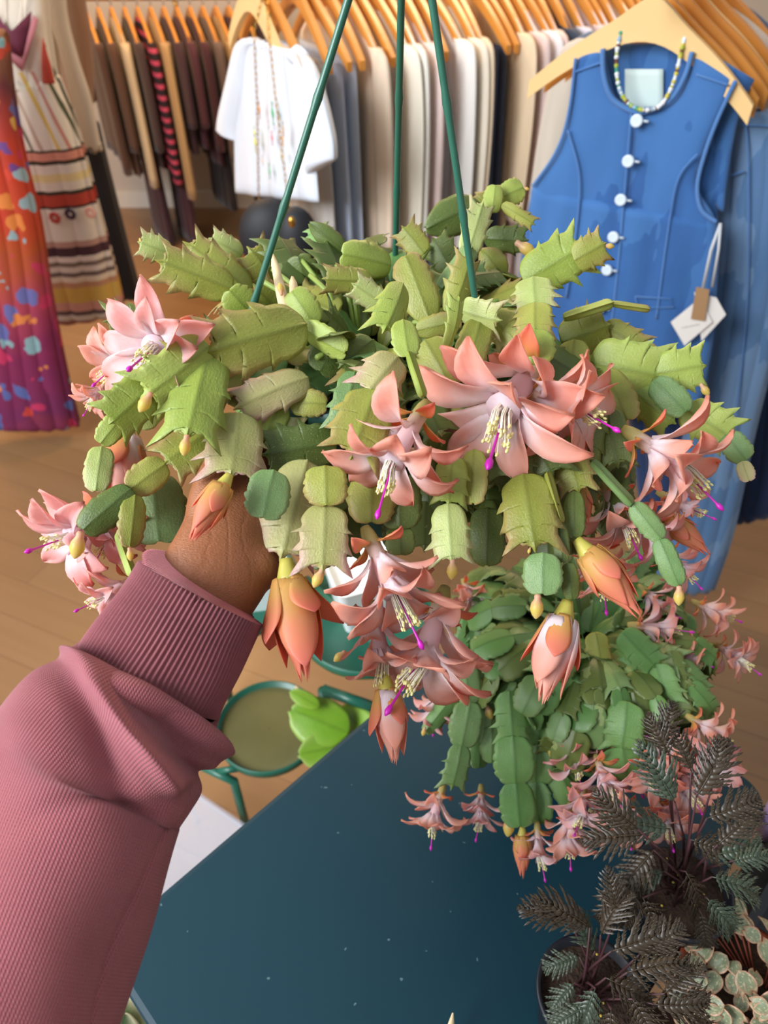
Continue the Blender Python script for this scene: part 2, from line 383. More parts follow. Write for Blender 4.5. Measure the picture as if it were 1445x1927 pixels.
def make_flower(seed, openness=1.0, closed=False, pm='petal', droop=.25):
    """meshes of one flower along +Z, 0.068 m from base to pistil tip"""
    rr = random.Random(seed); T = {'petal': [], 'sepals': None}
    b = MB()
    if closed:
        b.tube([(0, 0, 0), (0, 0, .003), (0, 0, .009), (0, 0, .013)], [.0032, .0040, .0058, .0070], 14)
        sep = [wrap_petal(.010, .030+.012*rr.random(), k*2*pi/4+rr.uniform(-.3, .3), .62, .0009, (.002+.016*rr.random())*openness) for k in range(4)]
        pts = [wrap_petal(.011, .058+.004*rr.random(), k*2*pi/5, .90, .0004+.0003*(k % 2), .001) for k in range(5)]
        pts += [wrap_petal(.012, .050+.006*rr.random(), k*2*pi/3+.5, .8, .0011, (.002+.014*rr.random())*openness) for k in range(3)]
    else:
        prof = [(0, .0024), (.004, .0036), (.009, .0042), (.012, .0040), (.018, .0042), (.026, .0048), (.034, .0056), (.038, .0064)]
        b.tube([(0, 0, z) for z, r in prof], [r for z, r in prof], 14)
        sep = [petal_grid(rr, .009, .0035, k*pi/2+.5+rr.uniform(-.3, .3), .015+.006*rr.random(), .0085, R(45), R(95+rr.uniform(-10, 30)), .3) for k in range(4)]
        pts = []
        for k in range(5):
            pts.append(petal_grid(rr, .015+.004*rr.random(), .0042, k*2*pi/5+rr.uniform(-.25, .25), .034*rr.uniform(.85, 1.15), .0145*rr.uniform(.8, 1.15), R(32), R((78+rr.uniform(-15, 50))*openness), rr.uniform(.2, .6), curl=rr.uniform(-.3, .6)))
        for k in range(8):
            pts.append(petal_grid(rr, .031, .0052, k*2*pi/8+.3+rr.uniform(-.2, .2), .032*rr.uniform(.75, 1.15), .0150*rr.uniform(.8, 1.15), R(14), R((92+rr.uniform(-25, 48))*openness), rr.uniform(.15, .6), curl=rr.uniform(-.3, .7)))
    T['tube'] = b.me('flower', M['tube_green'] if closed else M['tube']); T['sepals'] = petal_obj('sepals', sep, M['petal_orange'])
    T['petals'] = petal_obj('petals', pts, M[pm]); T['petal'] = [petal_obj('petal', [g], M[pm]) for g in pts]
    if not closed:
        s_ = MB(); an = MB(); az0 = rr.uniform(0, 6)
        for k in range(40):
            a = rr.uniform(0, 2*pi); r0 = .003*rr.random()**.5; L = rr.uniform(.010, .020)
            p0 = Vector((cos(a)*r0, sin(a)*r0, .034)); d = Vector((cos(a)*.12+cos(az0)*droop, sin(a)*.12+sin(az0)*droop, 1))
            pts_ = [p0, p0+d*L*.5-Vector((cos(az0), sin(az0), 0))*.001, p0+d*L]
            s_.tube(pts_, [.00038, .00026, .00022], 4); an.ball(pts_[-1], .00085, 6, 4, (.8, .8, 1.4))
        s_.tube([(0, 0, .030), (0, 0, .034)], [.004, .0028], 10)
        nf = len(s_.F); s_.add(an.V, an.F); T['stamens'] = s_.me('stamens', M['stamen'])
        me = T['stamens']; me.materials.append(M['anther'])
        for p in me.polygons: p.material_index = 1 if p.index >= nf else 0
        q = MB(); e = Vector((cos(az0)*droop, sin(az0)*droop, 1))*.032
        p0 = Vector((0, 0, .034)); q.tube([p0, p0+e*.5, p0+e*.84, p0+e*.88, p0+e*.94, p0+e], [.0005, .0005, .0006, .0013, .0015, .0004], 8)
        T['pistil'] = q.me('pistil', M['pistil'])
    return T
FL = [make_flower(100+i, rnd.uniform(.85, 1.15), False, 'petal' if i % 3 else 'petal_pink') for i in range(6)]
FLP = [make_flower(140+i, rnd.uniform(.85, 1.1), False, 'petal_pink') for i in range(2)]
FC = [make_flower(120, .2, True, 'petal_orange'), make_flower(121, 1.0, True, 'petal_orange'), make_flower(122, .7, True, 'petal')]
def flower(root, T, b0, b1, spin=0., size=None, split=True, closed=False):
    D = b1-b0; s_ = D.length/(.068 if not closed else .058) if size is None else size
    q = D.to_track_quat('Z', 'Y').to_matrix().to_4x4() @ Matrix.Rotation(spin, 4, 'Z')
    o = bpy.data.objects.new('flower', T['tube']); sc.collection.objects.link(o)
    local(o, root, Matrix.Translation(b0) @ q @ Matrix.Scale(s_, 4))
    def ch(n, me): c = bpy.data.objects.new(n, me); sc.collection.objects.link(c); c.parent = o
    ch('sepals', T['sepals'])
    if split:
        for me in T['petal']: ch('petal', me)
    else: ch('petals', T['petals'])
    if not closed: ch('stamens', T['stamens']); ch('pistil', T['pistil'])
    return o
def flpx(root, T, u0, v0, d0, u1, v1, d1, spin=0., split=True, closed=False):
    return flower(root, T, P(u0, v0, d0), P(u1, v1, d1), spin, None, split, closed)
bb = MB(); bb.tube([(0,0,0),(0,0,.08),(0,0,.2),(0,0,.4),(0,0,.62),(0,0,.85),(0,0,.97),(0,0,1)], [.09,.14,.13,.24,.27,.17,.06,.01], 10)
BUD = bb.me('bud', M['bud'])
def budpx(root, u0, v0, u1, v1, d):
    b0 = P(u0, v0, d); D = P(u1, v1, d)-b0
    o = bpy.data.objects.new('bud', BUD); sc.collection.objects.link(o)
    return local(o, root, Matrix.Translation(b0) @ D.to_track_quat('Z', 'Y').to_matrix().to_4x4() @ Matrix.Scale(D.length, 4))
# ------------------------------------------------------------------ hanging basket cactus
PC = P(685, 640, .62)
cac = empty('hanging_cactus', PC-Vector((0, 0, .17)), 'big flowering cactus with salmon blooms in a green hanging basket held up by a hand', 'plant')
b = MB(); b.lathe([(.001, -.155), (.082, -.155), (.086, -.15), (.110, -.012), (.118, -.010), (.119, .004), (.113, .004), (.108, -.02), (.100, -.06), (.001, -.06)], PC, 56)
local(b.build('pot', M['pot_green']), cac)
b = MB(); b.lathe([(.001, -.015), (.06, -.018), (.107, -.022)], PC, 40); local(b.build('soil', M['soil']), cac)
apex = H(763, -346, PC, Vector((0, 1, 0)))
for (u, v, d) in ((456, 640, .575), (742, 560, .70), (908, 660, .575)):
    base = P(u, v, d); b = MB(); n = 40
    # follow the photographed straight rods, a little thicker at the joints
    pts = [base.lerp(apex, i/n) for i in range(n+1)]
    b.tube(pts, [.0026*(1.25 if i in (4, 13, 22, 31) else 1) for i in range(n+1)], 10); local(b.build('hanger_rod', M['rod']), cac)
b = MB(); b.tube([apex+Vector((0, 0, -.01)), apex+Vector((0, 0, .03)), apex+Vector((.012, 0, .045)), apex+Vector((.02, 0, .03)), apex+Vector((.016, 0, .018))], .003, 8); local(b.build('hook', M['rod']), cac)
SEGS = [
 # left shoulder
 (575,612,395,662,118,.53,.50,'T','leaf',10,0),(392,650,275,742,100,.50,.485,'T','leaf_bright',-12,1),(285,725,208,795,95,.492,.48,'T','leaf_bright',-5,2),
 (393,662,352,822,108,.505,.475,'T','leaf_bright',8,3),(402,808,312,872,92,.515,.50,'T','leaf',20,4),(312,872,243,922,58,.50,.49,'R','leaf',0,0),
 (247,920,155,998,58,.485,.475,'R','leaf_dark',10,1),(254,932,243,1030,46,.485,.475,'R','leaf',-10,2),(222,1005,250,1085,18,.50,.49,'S','leaf_bright',0,0),
 (236,775,188,835,42,.50,.495,'R','leaf_bright',0,3),(192,840,180,925,48,.50,.49,'R','leaf_pale',5,4),(290,895,300,1022,98,.565,.55,'R','leaf_blue',10,1),
 (436,545,300,492,78,.60,.58,'T','leaf',5,5),(322,478,262,456,50,.61,.60,'T','leaf_pale',0,6),(470,550,352,460,66,.64,.62,'T','leaf',15,0),
 (455,480,395,450,48,.66,.65,'T','leaf_pale',10,2),(290,600,200,605,62,.58,.57,'T','leaf_dark',0,3),(520,540,470,470,70,.66,.64,'T','leaf',20,1),
 (480,600,430,545,60,.60,.58,'R','leaf_bright',0,3),(535,600,480,540,70,.62,.60,'T','leaf',0,4),(385,700,290,640,60,.56,.55,'L','leaf_dark',0,1),
 (585,560,560,480,60,.66,.64,'R','leaf_dark',0,2),(300,790,232,760,60,.53,.52,'R','leaf_pale',0,2),(430,760,470,700,70,.55,.54,'R','leaf_dark',0,1),
 # top middle
 (655,478,582,420,40,.66,.65,'L','leaf_dark',0,0),(735,500,642,478,60,.63,.61,'R','leaf_bright',10,1),(700,530,610,525,52,.61,.60,'T','leaf',0,2),
 (735,582,665,535,52,.58,.57,'T','leaf_pale',0,4),(808,604,762,480,66,.575,.58,'R','leaf',10,2),(757,535,722,622,62,.52,.495,'T','leaf_bright',-20,6),
 (758,602,768,672,48,.495,.485,'R','leaf_bright',-10,0),(770,665,797,748,18,.485,.48,'S','leaf_bright',0,0),(798,478,758,428,52,.62,.62,'T','leaf',0,3),
 (905,385,800,432,70,.68,.67,'L','leaf_dark',10,0),(960,360,885,398,46,.69,.68,'T','leaf',10,1),(878,482,908,382,50,.61,.61,'T','leaf_pale',10,5),
 (925,400,932,348,34,.62,.62,'R','leaf_bright',10,1),(942,372,985,352,44,.63,.63,'R','leaf_bright',0,2),(945,385,1005,422,26,.62,.62,'T','leaf',0,2),
 (830,545,888,468,34,.60,.60,'S','leaf_blue',0,0),(848,592,884,482,54,.58,.58,'T','leaf',20,6),(912,448,990,452,50,.65,.64,'T','leaf_dark',10,0),
 (985,528,1095,466,92,.575,.56,'T','leaf_bright',-5,3),(1080,490,1138,458,66,.56,.555,'T','leaf',0,4),(1003,522,1008,578,76,.55,.54,'T','leaf_pale',0,5),
 (1006,570,1006,628,72,.54,.53,'T','leaf',0,0),(1006,620,1000,688,76,.53,.525,'R','leaf_bright',0,3),(868,582,938,602,62,.545,.53,'T','leaf_pale',20,1),
 (905,602,878,692,58,.54,.52,'R','leaf',0,4),(838,660,862,562,24,.52,.52,'T','leaf_bright',50,2),(922,592,978,652,66,.55,.54,'T','leaf',0,5),
 (782,622,868,602,40,.56,.55,'R','leaf',0,0),(592,612,548,548,58,.55,.55,'R','leaf_bright',0,1),(572,614,652,664,44,.54,.53,'R','leaf_bright',30,2),
 (858,520,815,450,60,.66,.66,'T','leaf_dark',0,2),(690,560,700,490,60,.64,.63,'L','leaf_dark',0,1),(950,520,905,470,50,.64,.64,'L','leaf',0,0),
 # right shoulder
 (1060,598,1152,570,20,.57,.57,'S','leaf_bright',0,0),(1150,571,1222,582,13,.57,.57,'S','leaf',0,0),(1055,645,1145,612,90,.60,.59,'T','leaf',0,6),
 (1135,612,1208,655,52,.60,.59,'T','leaf',0,0),(1195,642,1240,672,26,.60,.59,'R','leaf',0,0),(1108,680,1240,708,112,.575,.56,'T','leaf_bright',0,1),
 (1233,702,1325,688,84,.56,.55,'T','leaf_bright',0,2),(1230,716,1292,776,52,.55,.54,'R','leaf_blue',0,3),(1192,735,1268,795,74,.565,.555,'T','leaf_bright',0,4),
 (1288,768,1375,822,78,.56,.55,'T','leaf_bright',0,5),(1365,818,1405,866,46,.55,.545,'R','leaf_blue',0,4),(1396,868,1410,906,28,.545,.54,'R','leaf_pink',0,0),
 (1140,700,1182,792,60,.545,.53,'R','leaf',0,1),(1080,640,1075,720,60,.57,.56,'R','leaf',0,2),
 # middle front
 (748,672,692,738,86,.505,.495,'T','leaf_pink',0,6),(706,735,662,856,112,.495,.475,'T','leaf',0,0),(668,700,642,802,62,.52,.51,'T','leaf_blue',0,1),
 (578,712,446,768,76,.53,.51,'T','leaf_pink',15,2),(450,778,434,896,112,.505,.485,'T','leaf_pink',0,3),(530,758,492,832,62,.53,.52,'T','leaf_bright',0,4),
 (545,757,616,760,48,.53,.53,'R','leaf',0,3),(632,835,498,855,96,.53,.515,'T','leaf_dark',0,5),(515,885,494,977,76,.475,.465,'R','leaf_blue',0,0),
 (578,868,530,1048,120,.505,.48,'T','leaf_pink',0,6),(612,876,614,952,76,.475,.47,'R','leaf',0,4),(612,950,607,1070,98,.475,.462,'T','leaf_pink',0,1),
 (700,885,698,985,84,.51,.50,'R','leaf',0,1),(752,895,752,995,78,.52,.51,'R','leaf_dark',0,2),(752,990,755,1045,52,.515,.51,'R','leaf_dark',0,3),
 (852,860,844,948,66,.50,.495,'T','leaf_bright',0,2),(843,948,850,1056,74,.495,.485,'T','leaf_pale',0,3),(892,846,890,950,48,.505,.50,'R','leaf',20,0),
 (918,955,915,1065,64,.53,.525,'R','leaf_dark',0,4),(958,825,962,897,92,.52,.51,'T','leaf_dark',0,4),(985,893,1006,1030,104,.505,.485,'T','leaf',0,0),
 (985,795,1038,895,84,.525,.51,'T','leaf_dark',0,1),(1062,822,1088,925,72,.525,.51,'T','leaf',0,5),(1030,890,1056,985,17,.50,.495,'S','leaf',0,0),
 (1052,982,1058,1060,30,.495,.49,'R','leaf_dark',0,0),(1080,925,1080,1012,40,.51,.50,'R','leaf_dark',0,2),(1022,1040,1020,1120,68,.485,.48,'R','leaf_blue',0,0),
 (1070,1060,1076,1128,32,.49,.49,'R','leaf_dark',0,1),(1122,755,1098,872,62,.53,.52,'T','leaf_dark',0,2),(1142,768,1162,875,66,.53,.52,'T','leaf_dark',0,5),
 (1115,868,1190,950,19,.50,.495,'S','leaf_blue',0,0),(1190,948,1245,1016,40,.495,.49,'R','leaf_blue',0,2),(1240,1014,1277,1102,40,.49,.485,'R','leaf_blue',0,4),
 (800,640,850,730,70,.54,.53,'R','leaf',0,4),(640,640,600,700,70,.55,.54,'R','leaf_dark',0,1),(700,640,640,690,60,.55,.54,'T','leaf_dark',0,0),
 (820,740,880,800,80,.54,.53,'T','leaf',0,3),(460,700,420,640,70,.55,.54,'L','leaf',0,1),
]
for i, a in enumerate(SEGS): segpx(cac, *a[:7], kind=a[7], m=a[8], roll=a[9], k=a[10])
# short dark segments hanging between the front strands, close under the rim
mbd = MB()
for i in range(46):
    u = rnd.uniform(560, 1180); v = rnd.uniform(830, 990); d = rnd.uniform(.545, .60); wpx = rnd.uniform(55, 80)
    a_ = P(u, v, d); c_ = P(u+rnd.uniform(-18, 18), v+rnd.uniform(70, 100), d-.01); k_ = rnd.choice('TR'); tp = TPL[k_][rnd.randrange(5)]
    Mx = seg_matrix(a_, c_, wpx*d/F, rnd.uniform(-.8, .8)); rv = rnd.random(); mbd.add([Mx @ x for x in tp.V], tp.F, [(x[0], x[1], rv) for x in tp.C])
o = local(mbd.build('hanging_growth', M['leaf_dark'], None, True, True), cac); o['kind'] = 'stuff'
# inner growth: chains arching out of the pot and over its rim, too many and too hidden to count
def chains(root, name, center, n, rin, rout, drop, sz, mats, seed, up=.9, zmin=None, kinds='TTR', arc=(0, 2*pi), lens=(3, 5), skip=None):
    rr = random.Random(seed); parts = {m: MB() for m in dict.fromkeys(mats)}
    for c in range(n):
        az = arc[0]+(arc[1]-arc[0])*(c+rr.random())/n; er = Vector((cos(az), sin(az), 0))
        p = center+er*rin*rr.uniform(.1, 1); el = rr.uniform(.25, 1)*up; k = rr.randint(*lens); wild = rr.uniform(-.5, .5)
        for i in range(k):
            az2 = az+wild*(i/k); er2 = Vector((cos(az2), sin(az2), 0))
            L = sz*rr.uniform(.75, 1.2); d = (er2*cos(el)+Vector((0, 0, 1))*sin(el)); q = p+d*L
            if zmin and q.z < zmin: break
            r_ = (q-center).to_2d().length
            if r_ > rout: el = min(el, -1.2)
            nrm = Vector((0, 0, 1))*cos(el)-er2*sin(el)
            if nrm.dot(Vector((0, 0, 1))) < -.1: nrm = -nrm
            Mx = seg_matrix(p, q, L*rr.uniform(.62, .85), rr.uniform(-.5, .5), nrm if abs(nrm.normalized().dot(d)) < .9 else er2)
            t = rr.choice(kinds); tp = TPL[t][rr.randrange(len(TPL[t]))]; m = rr.choice(mats); rv = rr.random()
            if not (skip and skip(q)):
                parts[m].add([Mx @ v for v in tp.V], tp.F, [(x[0], x[1], rv) for x in tp.C])
            p = q-d*L*.06; el -= rr.uniform(.35, .8)*drop
    for m, mb in parts.items():
        if mb.V: o = local(mb.build(name, M[m], None, True, True), root); o['kind'] = 'stuff'
chains(cac, 'inner_growth', PC+Vector((.01, 0, -.01)), 64, .07, .135, 1.0, .043, ['leaf', 'leaf_dark', 'leaf_dark', 'leaf_far'], 3, 1.15, PC.z-.12, 'TTR', (0, 2*pi), (2, 4),  # dark leaf colours weighted in to paint the shade inside the plant
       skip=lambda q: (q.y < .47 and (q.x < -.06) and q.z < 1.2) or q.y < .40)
# fine strands joining the inner growth in the dark middle
b = MB()
for i in range(26):
    a = rnd.uniform(0, 2*pi); r0 = rnd.uniform(.01, .06); p = PC+Vector((cos(a)*r0, sin(a)*r0, -.02)); q = PC+Vector((cos(a)*(r0+.05), sin(a)*(r0+.05), .03+.02*rnd.random())); b.tube([p, (p+q)/2+Vector((0, 0, .02)), q], .0022, 6)
o = local(b.build('woody_stems', M['stem']), cac); o['kind'] = 'stuff'
for (u0, v0, u1, v1, d) in ((545,622,513,478,.545),(560,600,550,520,.56)):
    b = MB(); p = P(u0, v0, d); q = P(u1, v1, d+.02); b.sheet([[p+Vector((x*wd, 0, 0)) for x in (-1, 0, 1)] for p, wd in ((p, .0045), (p.lerp(q, .5), .0042), (p.lerp(q, .85), .003), (q, .0008))], .0016)
    local(b.build('plant_marker', M['tag_wood']), cac)
# flowers: base px, depth, tip px, depth
b = None
FLW = [
 (FLP[0], 352,636,.54, 226,668,.458, 0.4), (FL[1], 268,652,.565, 172,716,.52, 1.0), (FL[1], 1022,672,.545, 874,864,.465, 2.6),
 (FL[2], 975,738,.53, 1188,790,.475, 1.0), (FL[5], 804,756,.492, 676,968,.460, .3), (FL[4], 1172,806,.520, 1384,944,.484, 2.0),
 (FLP[1], 225,950,.56, 50,1066,.50, 0.7), (FL[1], 686,992,.492, 796,1226,.460, 1.8), (FL[2], 838,1105,.56, 756,1368,.50, .2),
]
for i, (T, u0, v0, d0, u1, v1, d1, s_) in enumerate(FLW): flpx(cac, T, u0, v0, d0, u1, v1, d1, s_, i < 7)
FLW2 = [(FL[4], 205,715,.57, 150,780,.555, 2), (FLP[0], 262,940,.56, 152,1066,.54, 1), (FLP[1], 262,1080,.55, 140,1165,.52, .5),
 (FL[0], 1175,965,.56, 1290,1045,.535, 1), (FL[3], 1235,925,.57, 1350,985,.55, 2), (FL[5], 1130,900,.56, 1215,1060,.54, 3), (FL[1], 700,1130,.54, 735,1330,.52, .8),
 (FL[2], 1110,1010,.58, 1160,1160,.56, .4), (FL[0], 1240,1030,.60, 1330,1110,.58, .4), (FL[4], 1000,690,.58, 965,610,.57, .4)]
for (T, u0, v0, d0, u1, v1, d1, s_) in FLW2: flpx(cac, T, u0, v0, d0, u1, v1, d1, s_, False)
for (T, u0, v0, d0, u1, v1, d1, s_) in [(FC[0], 432,893,.455, 362,1014,.438, 1), (FC[1], 538,1052,.475, 572,1272,.455, 1), (FC[2], 240,800,.55, 222,965,.51, 0), (FC[0], 1085,1015,.50, 1200,1155,.48, 2),
   (FC[2], 1068,1130,.495, 1022,1315,.475, 1.5), (FC[0], 1088,905,.53, 1105,985,.52, 1), (FC[0], 1240,960,.56, 1330,1040,.55, 1), (FC[2], 725,1270,.53, 742,1430,.51, 1), (FC[0], 505,890,.51, 490,945,.505, 1)]:
    flpx(cac, T, u0, v0, d0, u1, v1, d1, s_, False, True)
for a in ((285,738,262,776,.478),(352,818,345,858,.47),(268,458,262,448,.60),(985,353,996,357,.63),(1136,462,1156,464,.556),(1318,722,1334,745,.55),(970,455,1008,480,.64),(852,1052,850,1092,.485),
          (607,1070,590,1106,.462),(530,556,526,532,.55),(1278,1102,1277,1140,.485),(1012,1118,1008,1165,.48),(998,1030,994,1042,.487),(243,1030,246,1056,.475),(152,1000,140,1052,.475),(770,845,800,850,.52)):
    budpx(cac, *a)
# ------------------------------------------------------------------ the person's arm
def ringtube(rings, n, fn=None, up=None):
    """rings: (centre, radius across, radius deep)"""
    V = []; m = len(rings)
    for i, (c, ra, rb) in enumerate(rings):
        t = (rings[min(i+1, m-1)][0]-rings[max(i-1, 0)][0]).normalized(); vd = (c-CAM).normalized()
        ac = t.cross(vd).normalized(); dp = ac.cross(t).normalized()
        for k in range(n):
            a = 2*pi*k/n; d = ac*cos(a)*ra+dp*sin(a)*rb; e = fn(i/(m-1), a) if fn else 0
            V.append(c+d+d.normalized()*e)
    Fc = [(i*n+k, i*n+(k+1) % n, (i+1)*n+(k+1) % n, (i+1)*n+k) for i in range(m-1) for k in range(n)]
    return V, Fc
def interp(keys, n):
    o = []; m = len(keys)
    for i in range(n):
        x = i/(n-1)*(m-1); j = min(int(x), m-2); t = x-j
        a, b_, c, d = keys[max(j-1, 0)], keys[j], keys[j+1], keys[min(j+2, m-1)]
        f = lambda q: .5*((2*b_[q])+(c[q]-a[q])*t+(2*a[q]-5*b_[q]+4*c[q]-d[q])*t*t+(3*b_[q]-a[q]-3*c[q]+d[q])*t**3)
        o.append([f(q) for q in range(len(keys[0]))])
    return o
hand = MB()
K = [(P(u, v, d), a, c) for u, v, d, a, c in ((-80,2080,.36,.042,.038),(90,1700,.415,.040,.034),(230,1400,.452,.036,.030),(330,1210,.470,.033,.025),(388,1108,.478,.0345,.0225),(416,1062,.485,.0350,.022),(438,1014,.498,.0350,.022),(456,965,.52,.0365,.021),(472,925,.545,.038,.0195),(486,892,.568,.037,.017))]
K = [(Vector(r[:3]), r[3], r[4]) for r in interp([(*c, a, e) for c, a, e in K], 40)]
V, Fc = ringtube(K, 40); nK = len(V); Fc += [tuple(range(40)), tuple(range(nK-40, nK))[::-1]]; hand.add(V, Fc)
for pts, rs in (
    ([(405,1030,.495),(392,965,.497),(404,900,.505),(436,840,.525),(470,800,.55)], [.018,.0155,.0125,.0105,.0085]),          # thumb, up the near side of the basket
    ([(450,905,.545),(462,862,.565),(490,820,.60),(520,800,.635),(548,805,.655)], [.014,.0115,.0105,.0095,.0078]),
    ([(470,925,.545),(492,892,.57),(520,858,.605),(550,850,.635),(578,862,.65)], [.014,.0118,.0108,.0098,.008]),
    ([(492,945,.54),(520,925,.565),(552,905,.60),(580,905,.625),(604,920,.64)], [.0135,.0112,.0103,.0093,.0076]),
    ([(510,970,.53),(542,965,.555),(570,955,.585),(592,958,.605),(610,972,.615)], [.012,.0098,.0088,.008,.0066])):
    p = interp([(*P(*a), r) for a, r in zip(pts, rs)], 22)
    hand.tube([Vector(q[:3]) for q in p], [q[3] for q in p], 16); hand.ball(Vector(p[-1][:3]), p[-1][3], 14, 10)
hand.ball(P(478, 1062, .494), .0200, 20, 14)
def skinmat():
    k = NM('brown skin', .5, Subsurface_Weight=.15, Subsurface_Scale=.008); v = k.obj()
    c = k.mix(k.noise(22, 5, v), '8a5230', 'aa6f48'); c = k.mix(k.math('MULTIPLY', k.noise(240, 3, v), .35), c, '66361f')
    k.base(c)
    mp = k.n('Mapping'); mp.inputs['Rotation'].default_value = (R(20), R(30), R(30)); mp.inputs['Scale'].default_value = (420, 1300, 900); k.l(v, mp.inputs['Vector'])
    h = k.noise(1, 3, mp.outputs[0]); vo = k.n('TexVoronoi'); vo.inputs['Scale'].default_value = 420; vo.feature = 'DISTANCE_TO_EDGE'; k.l(v, vo.inputs['Vector'])
    cr = k.n('TexWave'); cr.inputs['Scale'].default_value = 26; cr.inputs['Distortion'].default_value = 9; cr.inputs['Detail'].default_value = 3; k.l(v, cr.inputs['Vector'])
    k.bump(k.math('ADD', k.math('ADD', h, k.math('MULTIPLY', vo.outputs[0], .5)), k.math('MULTIPLY', k.math('POWER', cr.outputs['Fac'], 8.0), -.35)), .6, .0009); return k.m
person = hand.build('person', skinmat())
tag(person, "person's left arm in a dusty pink ribbed sweatshirt, hand holding up the hanging cactus basket", 'person')
rm = person.modifiers.new('skin', 'REMESH'); rm.mode = 'VOXEL'; rm.voxel_size = .0016; rm.use_smooth_shade = True
sm = person.modifiers.new('smooth', 'SMOOTH'); sm.factor = .6; sm.iterations = 22
def knit(name, rib):
    k = NM(name, .95); v = k.n('UVMap').outputs[0]
    c = k.mix(k.noise(5, 4, k.scalev(v, (3, 3, 1))), 'a24a52', 'ba636b')
    fz = k.noise(1, 3, k.scalev(v, (900, 600, 1))); c = k.mix(k.math('MULTIPLY', k.math('SUBTRACT', fz, .35), .9), c, 'd49ca2')
    k.base(c); k.b.inputs['Sheen Weight'].default_value = .25; k.b.inputs['Sheen Tint'].default_value = (1, .8, .85, 1)
    s = k.n('SeparateXYZ'); k.l(v, s.inputs[0])
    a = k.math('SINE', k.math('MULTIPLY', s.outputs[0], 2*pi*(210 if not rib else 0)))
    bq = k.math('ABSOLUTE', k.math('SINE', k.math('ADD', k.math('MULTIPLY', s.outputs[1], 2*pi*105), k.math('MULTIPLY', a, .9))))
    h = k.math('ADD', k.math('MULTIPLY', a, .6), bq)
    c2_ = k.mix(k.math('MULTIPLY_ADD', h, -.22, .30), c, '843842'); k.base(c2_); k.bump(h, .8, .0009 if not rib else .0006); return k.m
def with_uv(o, m, n):
    uv = o.data.uv_layers.new(name='UVMap')
    for p in o.data.polygons:
        ks = [o.data.loops[li].vertex_index % n for li in p.loop_indices]
        for li in p.loop_indices:
            vi = o.data.loops[li].vertex_index; k_ = vi % n
            if k_ == 0 and max(ks) == n-1: k_ = n
            uv.data[li].uv = (k_/n, vi//n/m)
RIBS = 92
cu = interp([(*P(380,1114,.459), .0425), (*P(350,1167,.456), .0435), (*P(315,1228,.451), .0455), (*P(280,1286,.446), .047)], 60)
n = RIBS*8
rings = [(Vector(P(372,1127,.459)), .038, .034), (Vector(P(378,1117,.459)), .0395, .036)]+[(Vector(q[:3]), q[3], q[3]*.86) for q in cu]
def ribf(t, a):
    return .0008*sin(a*RIBS)+.0013*sin(3*a+6*t)*t+.0008*sin(7*a+1)*t
V, Fc = ringtube(rings, n, ribf); cuff = mesh('ribbed_cuff', V, Fc, knit('rib knit', True), person); with_uv(cuff, len(rings), n)
sl = interp([(*P(280,1286,.446), .046), (*P(271,1300,.446), .0505), (*P(255,1325,.442), .056), (*P(225,1372,.436), .0605), (*P(188,1435,.428), .062), (*P(150,1500,.42), .0632), (*P(90,1640,.40), .0615), (*P(30,1790,.38), .0600), (*P(-40,1960,.36), .060), (*P(-120,2150,.34), .060)], 230)
rings = [(Vector(q[:3]), q[3], q[3]*.9) for q in sl]; n = 300
def fold(t, a):
    # a: 0 = right edge, pi = left edge, pi/2*3 faces camera (negative sine)
    x = cos(a); f = 0
    def ridge(t0, slope, wd, h, x0=-2, x1=2):
        tt = t-(t0+slope*x+.03*sin(2.2*x)); win = 1/(1+math.exp(-(x-x0)*9))/(1+math.exp((x-x1)*9))
        return 1.25*h*math.exp(-(tt/wd)**2)*win
    front = .35+.65*max(0, -sin(a))
    f += ridge(.115, -.01, .035, .0055, -.9, .9)*front
    f -= ridge(.20, .07, .035, .0065, -.8, .8)*front
    f += ridge(.30, .12, .030, .0075, -1.2, .7)*front
    f -= ridge(.40, .15, .045, .0060, -1.2, .6)*front
    f += ridge(.17, .0, .045, .0075, .55, 2.0)
    f -= ridge(.26, .05, .03, .0070, .55, 2.0)
    f -= ridge(.56, -.22, .030, .0045, -.1, 1.4)*front
    f += ridge(.55, .12, .08, .0035)*front
    f += .0022*sin(3*a+9*t)+.0016*sin(5*a-14*t)+.0011*sin(22*a+40*t)*math.exp(-(t/.04)**2)
    f -= .0015*math.exp(-((a-(pi*1.5+1.05+.25*sin(7*t)))/.035)**2)
    return f*min(1, t/.012+.2)
V, Fc = ringtube(rings, n, fold); slv = mesh('sweatshirt_sleeve', V, Fc, knit('pink sweatshirt knit', False), person); with_uv(slv, len(rings), n)
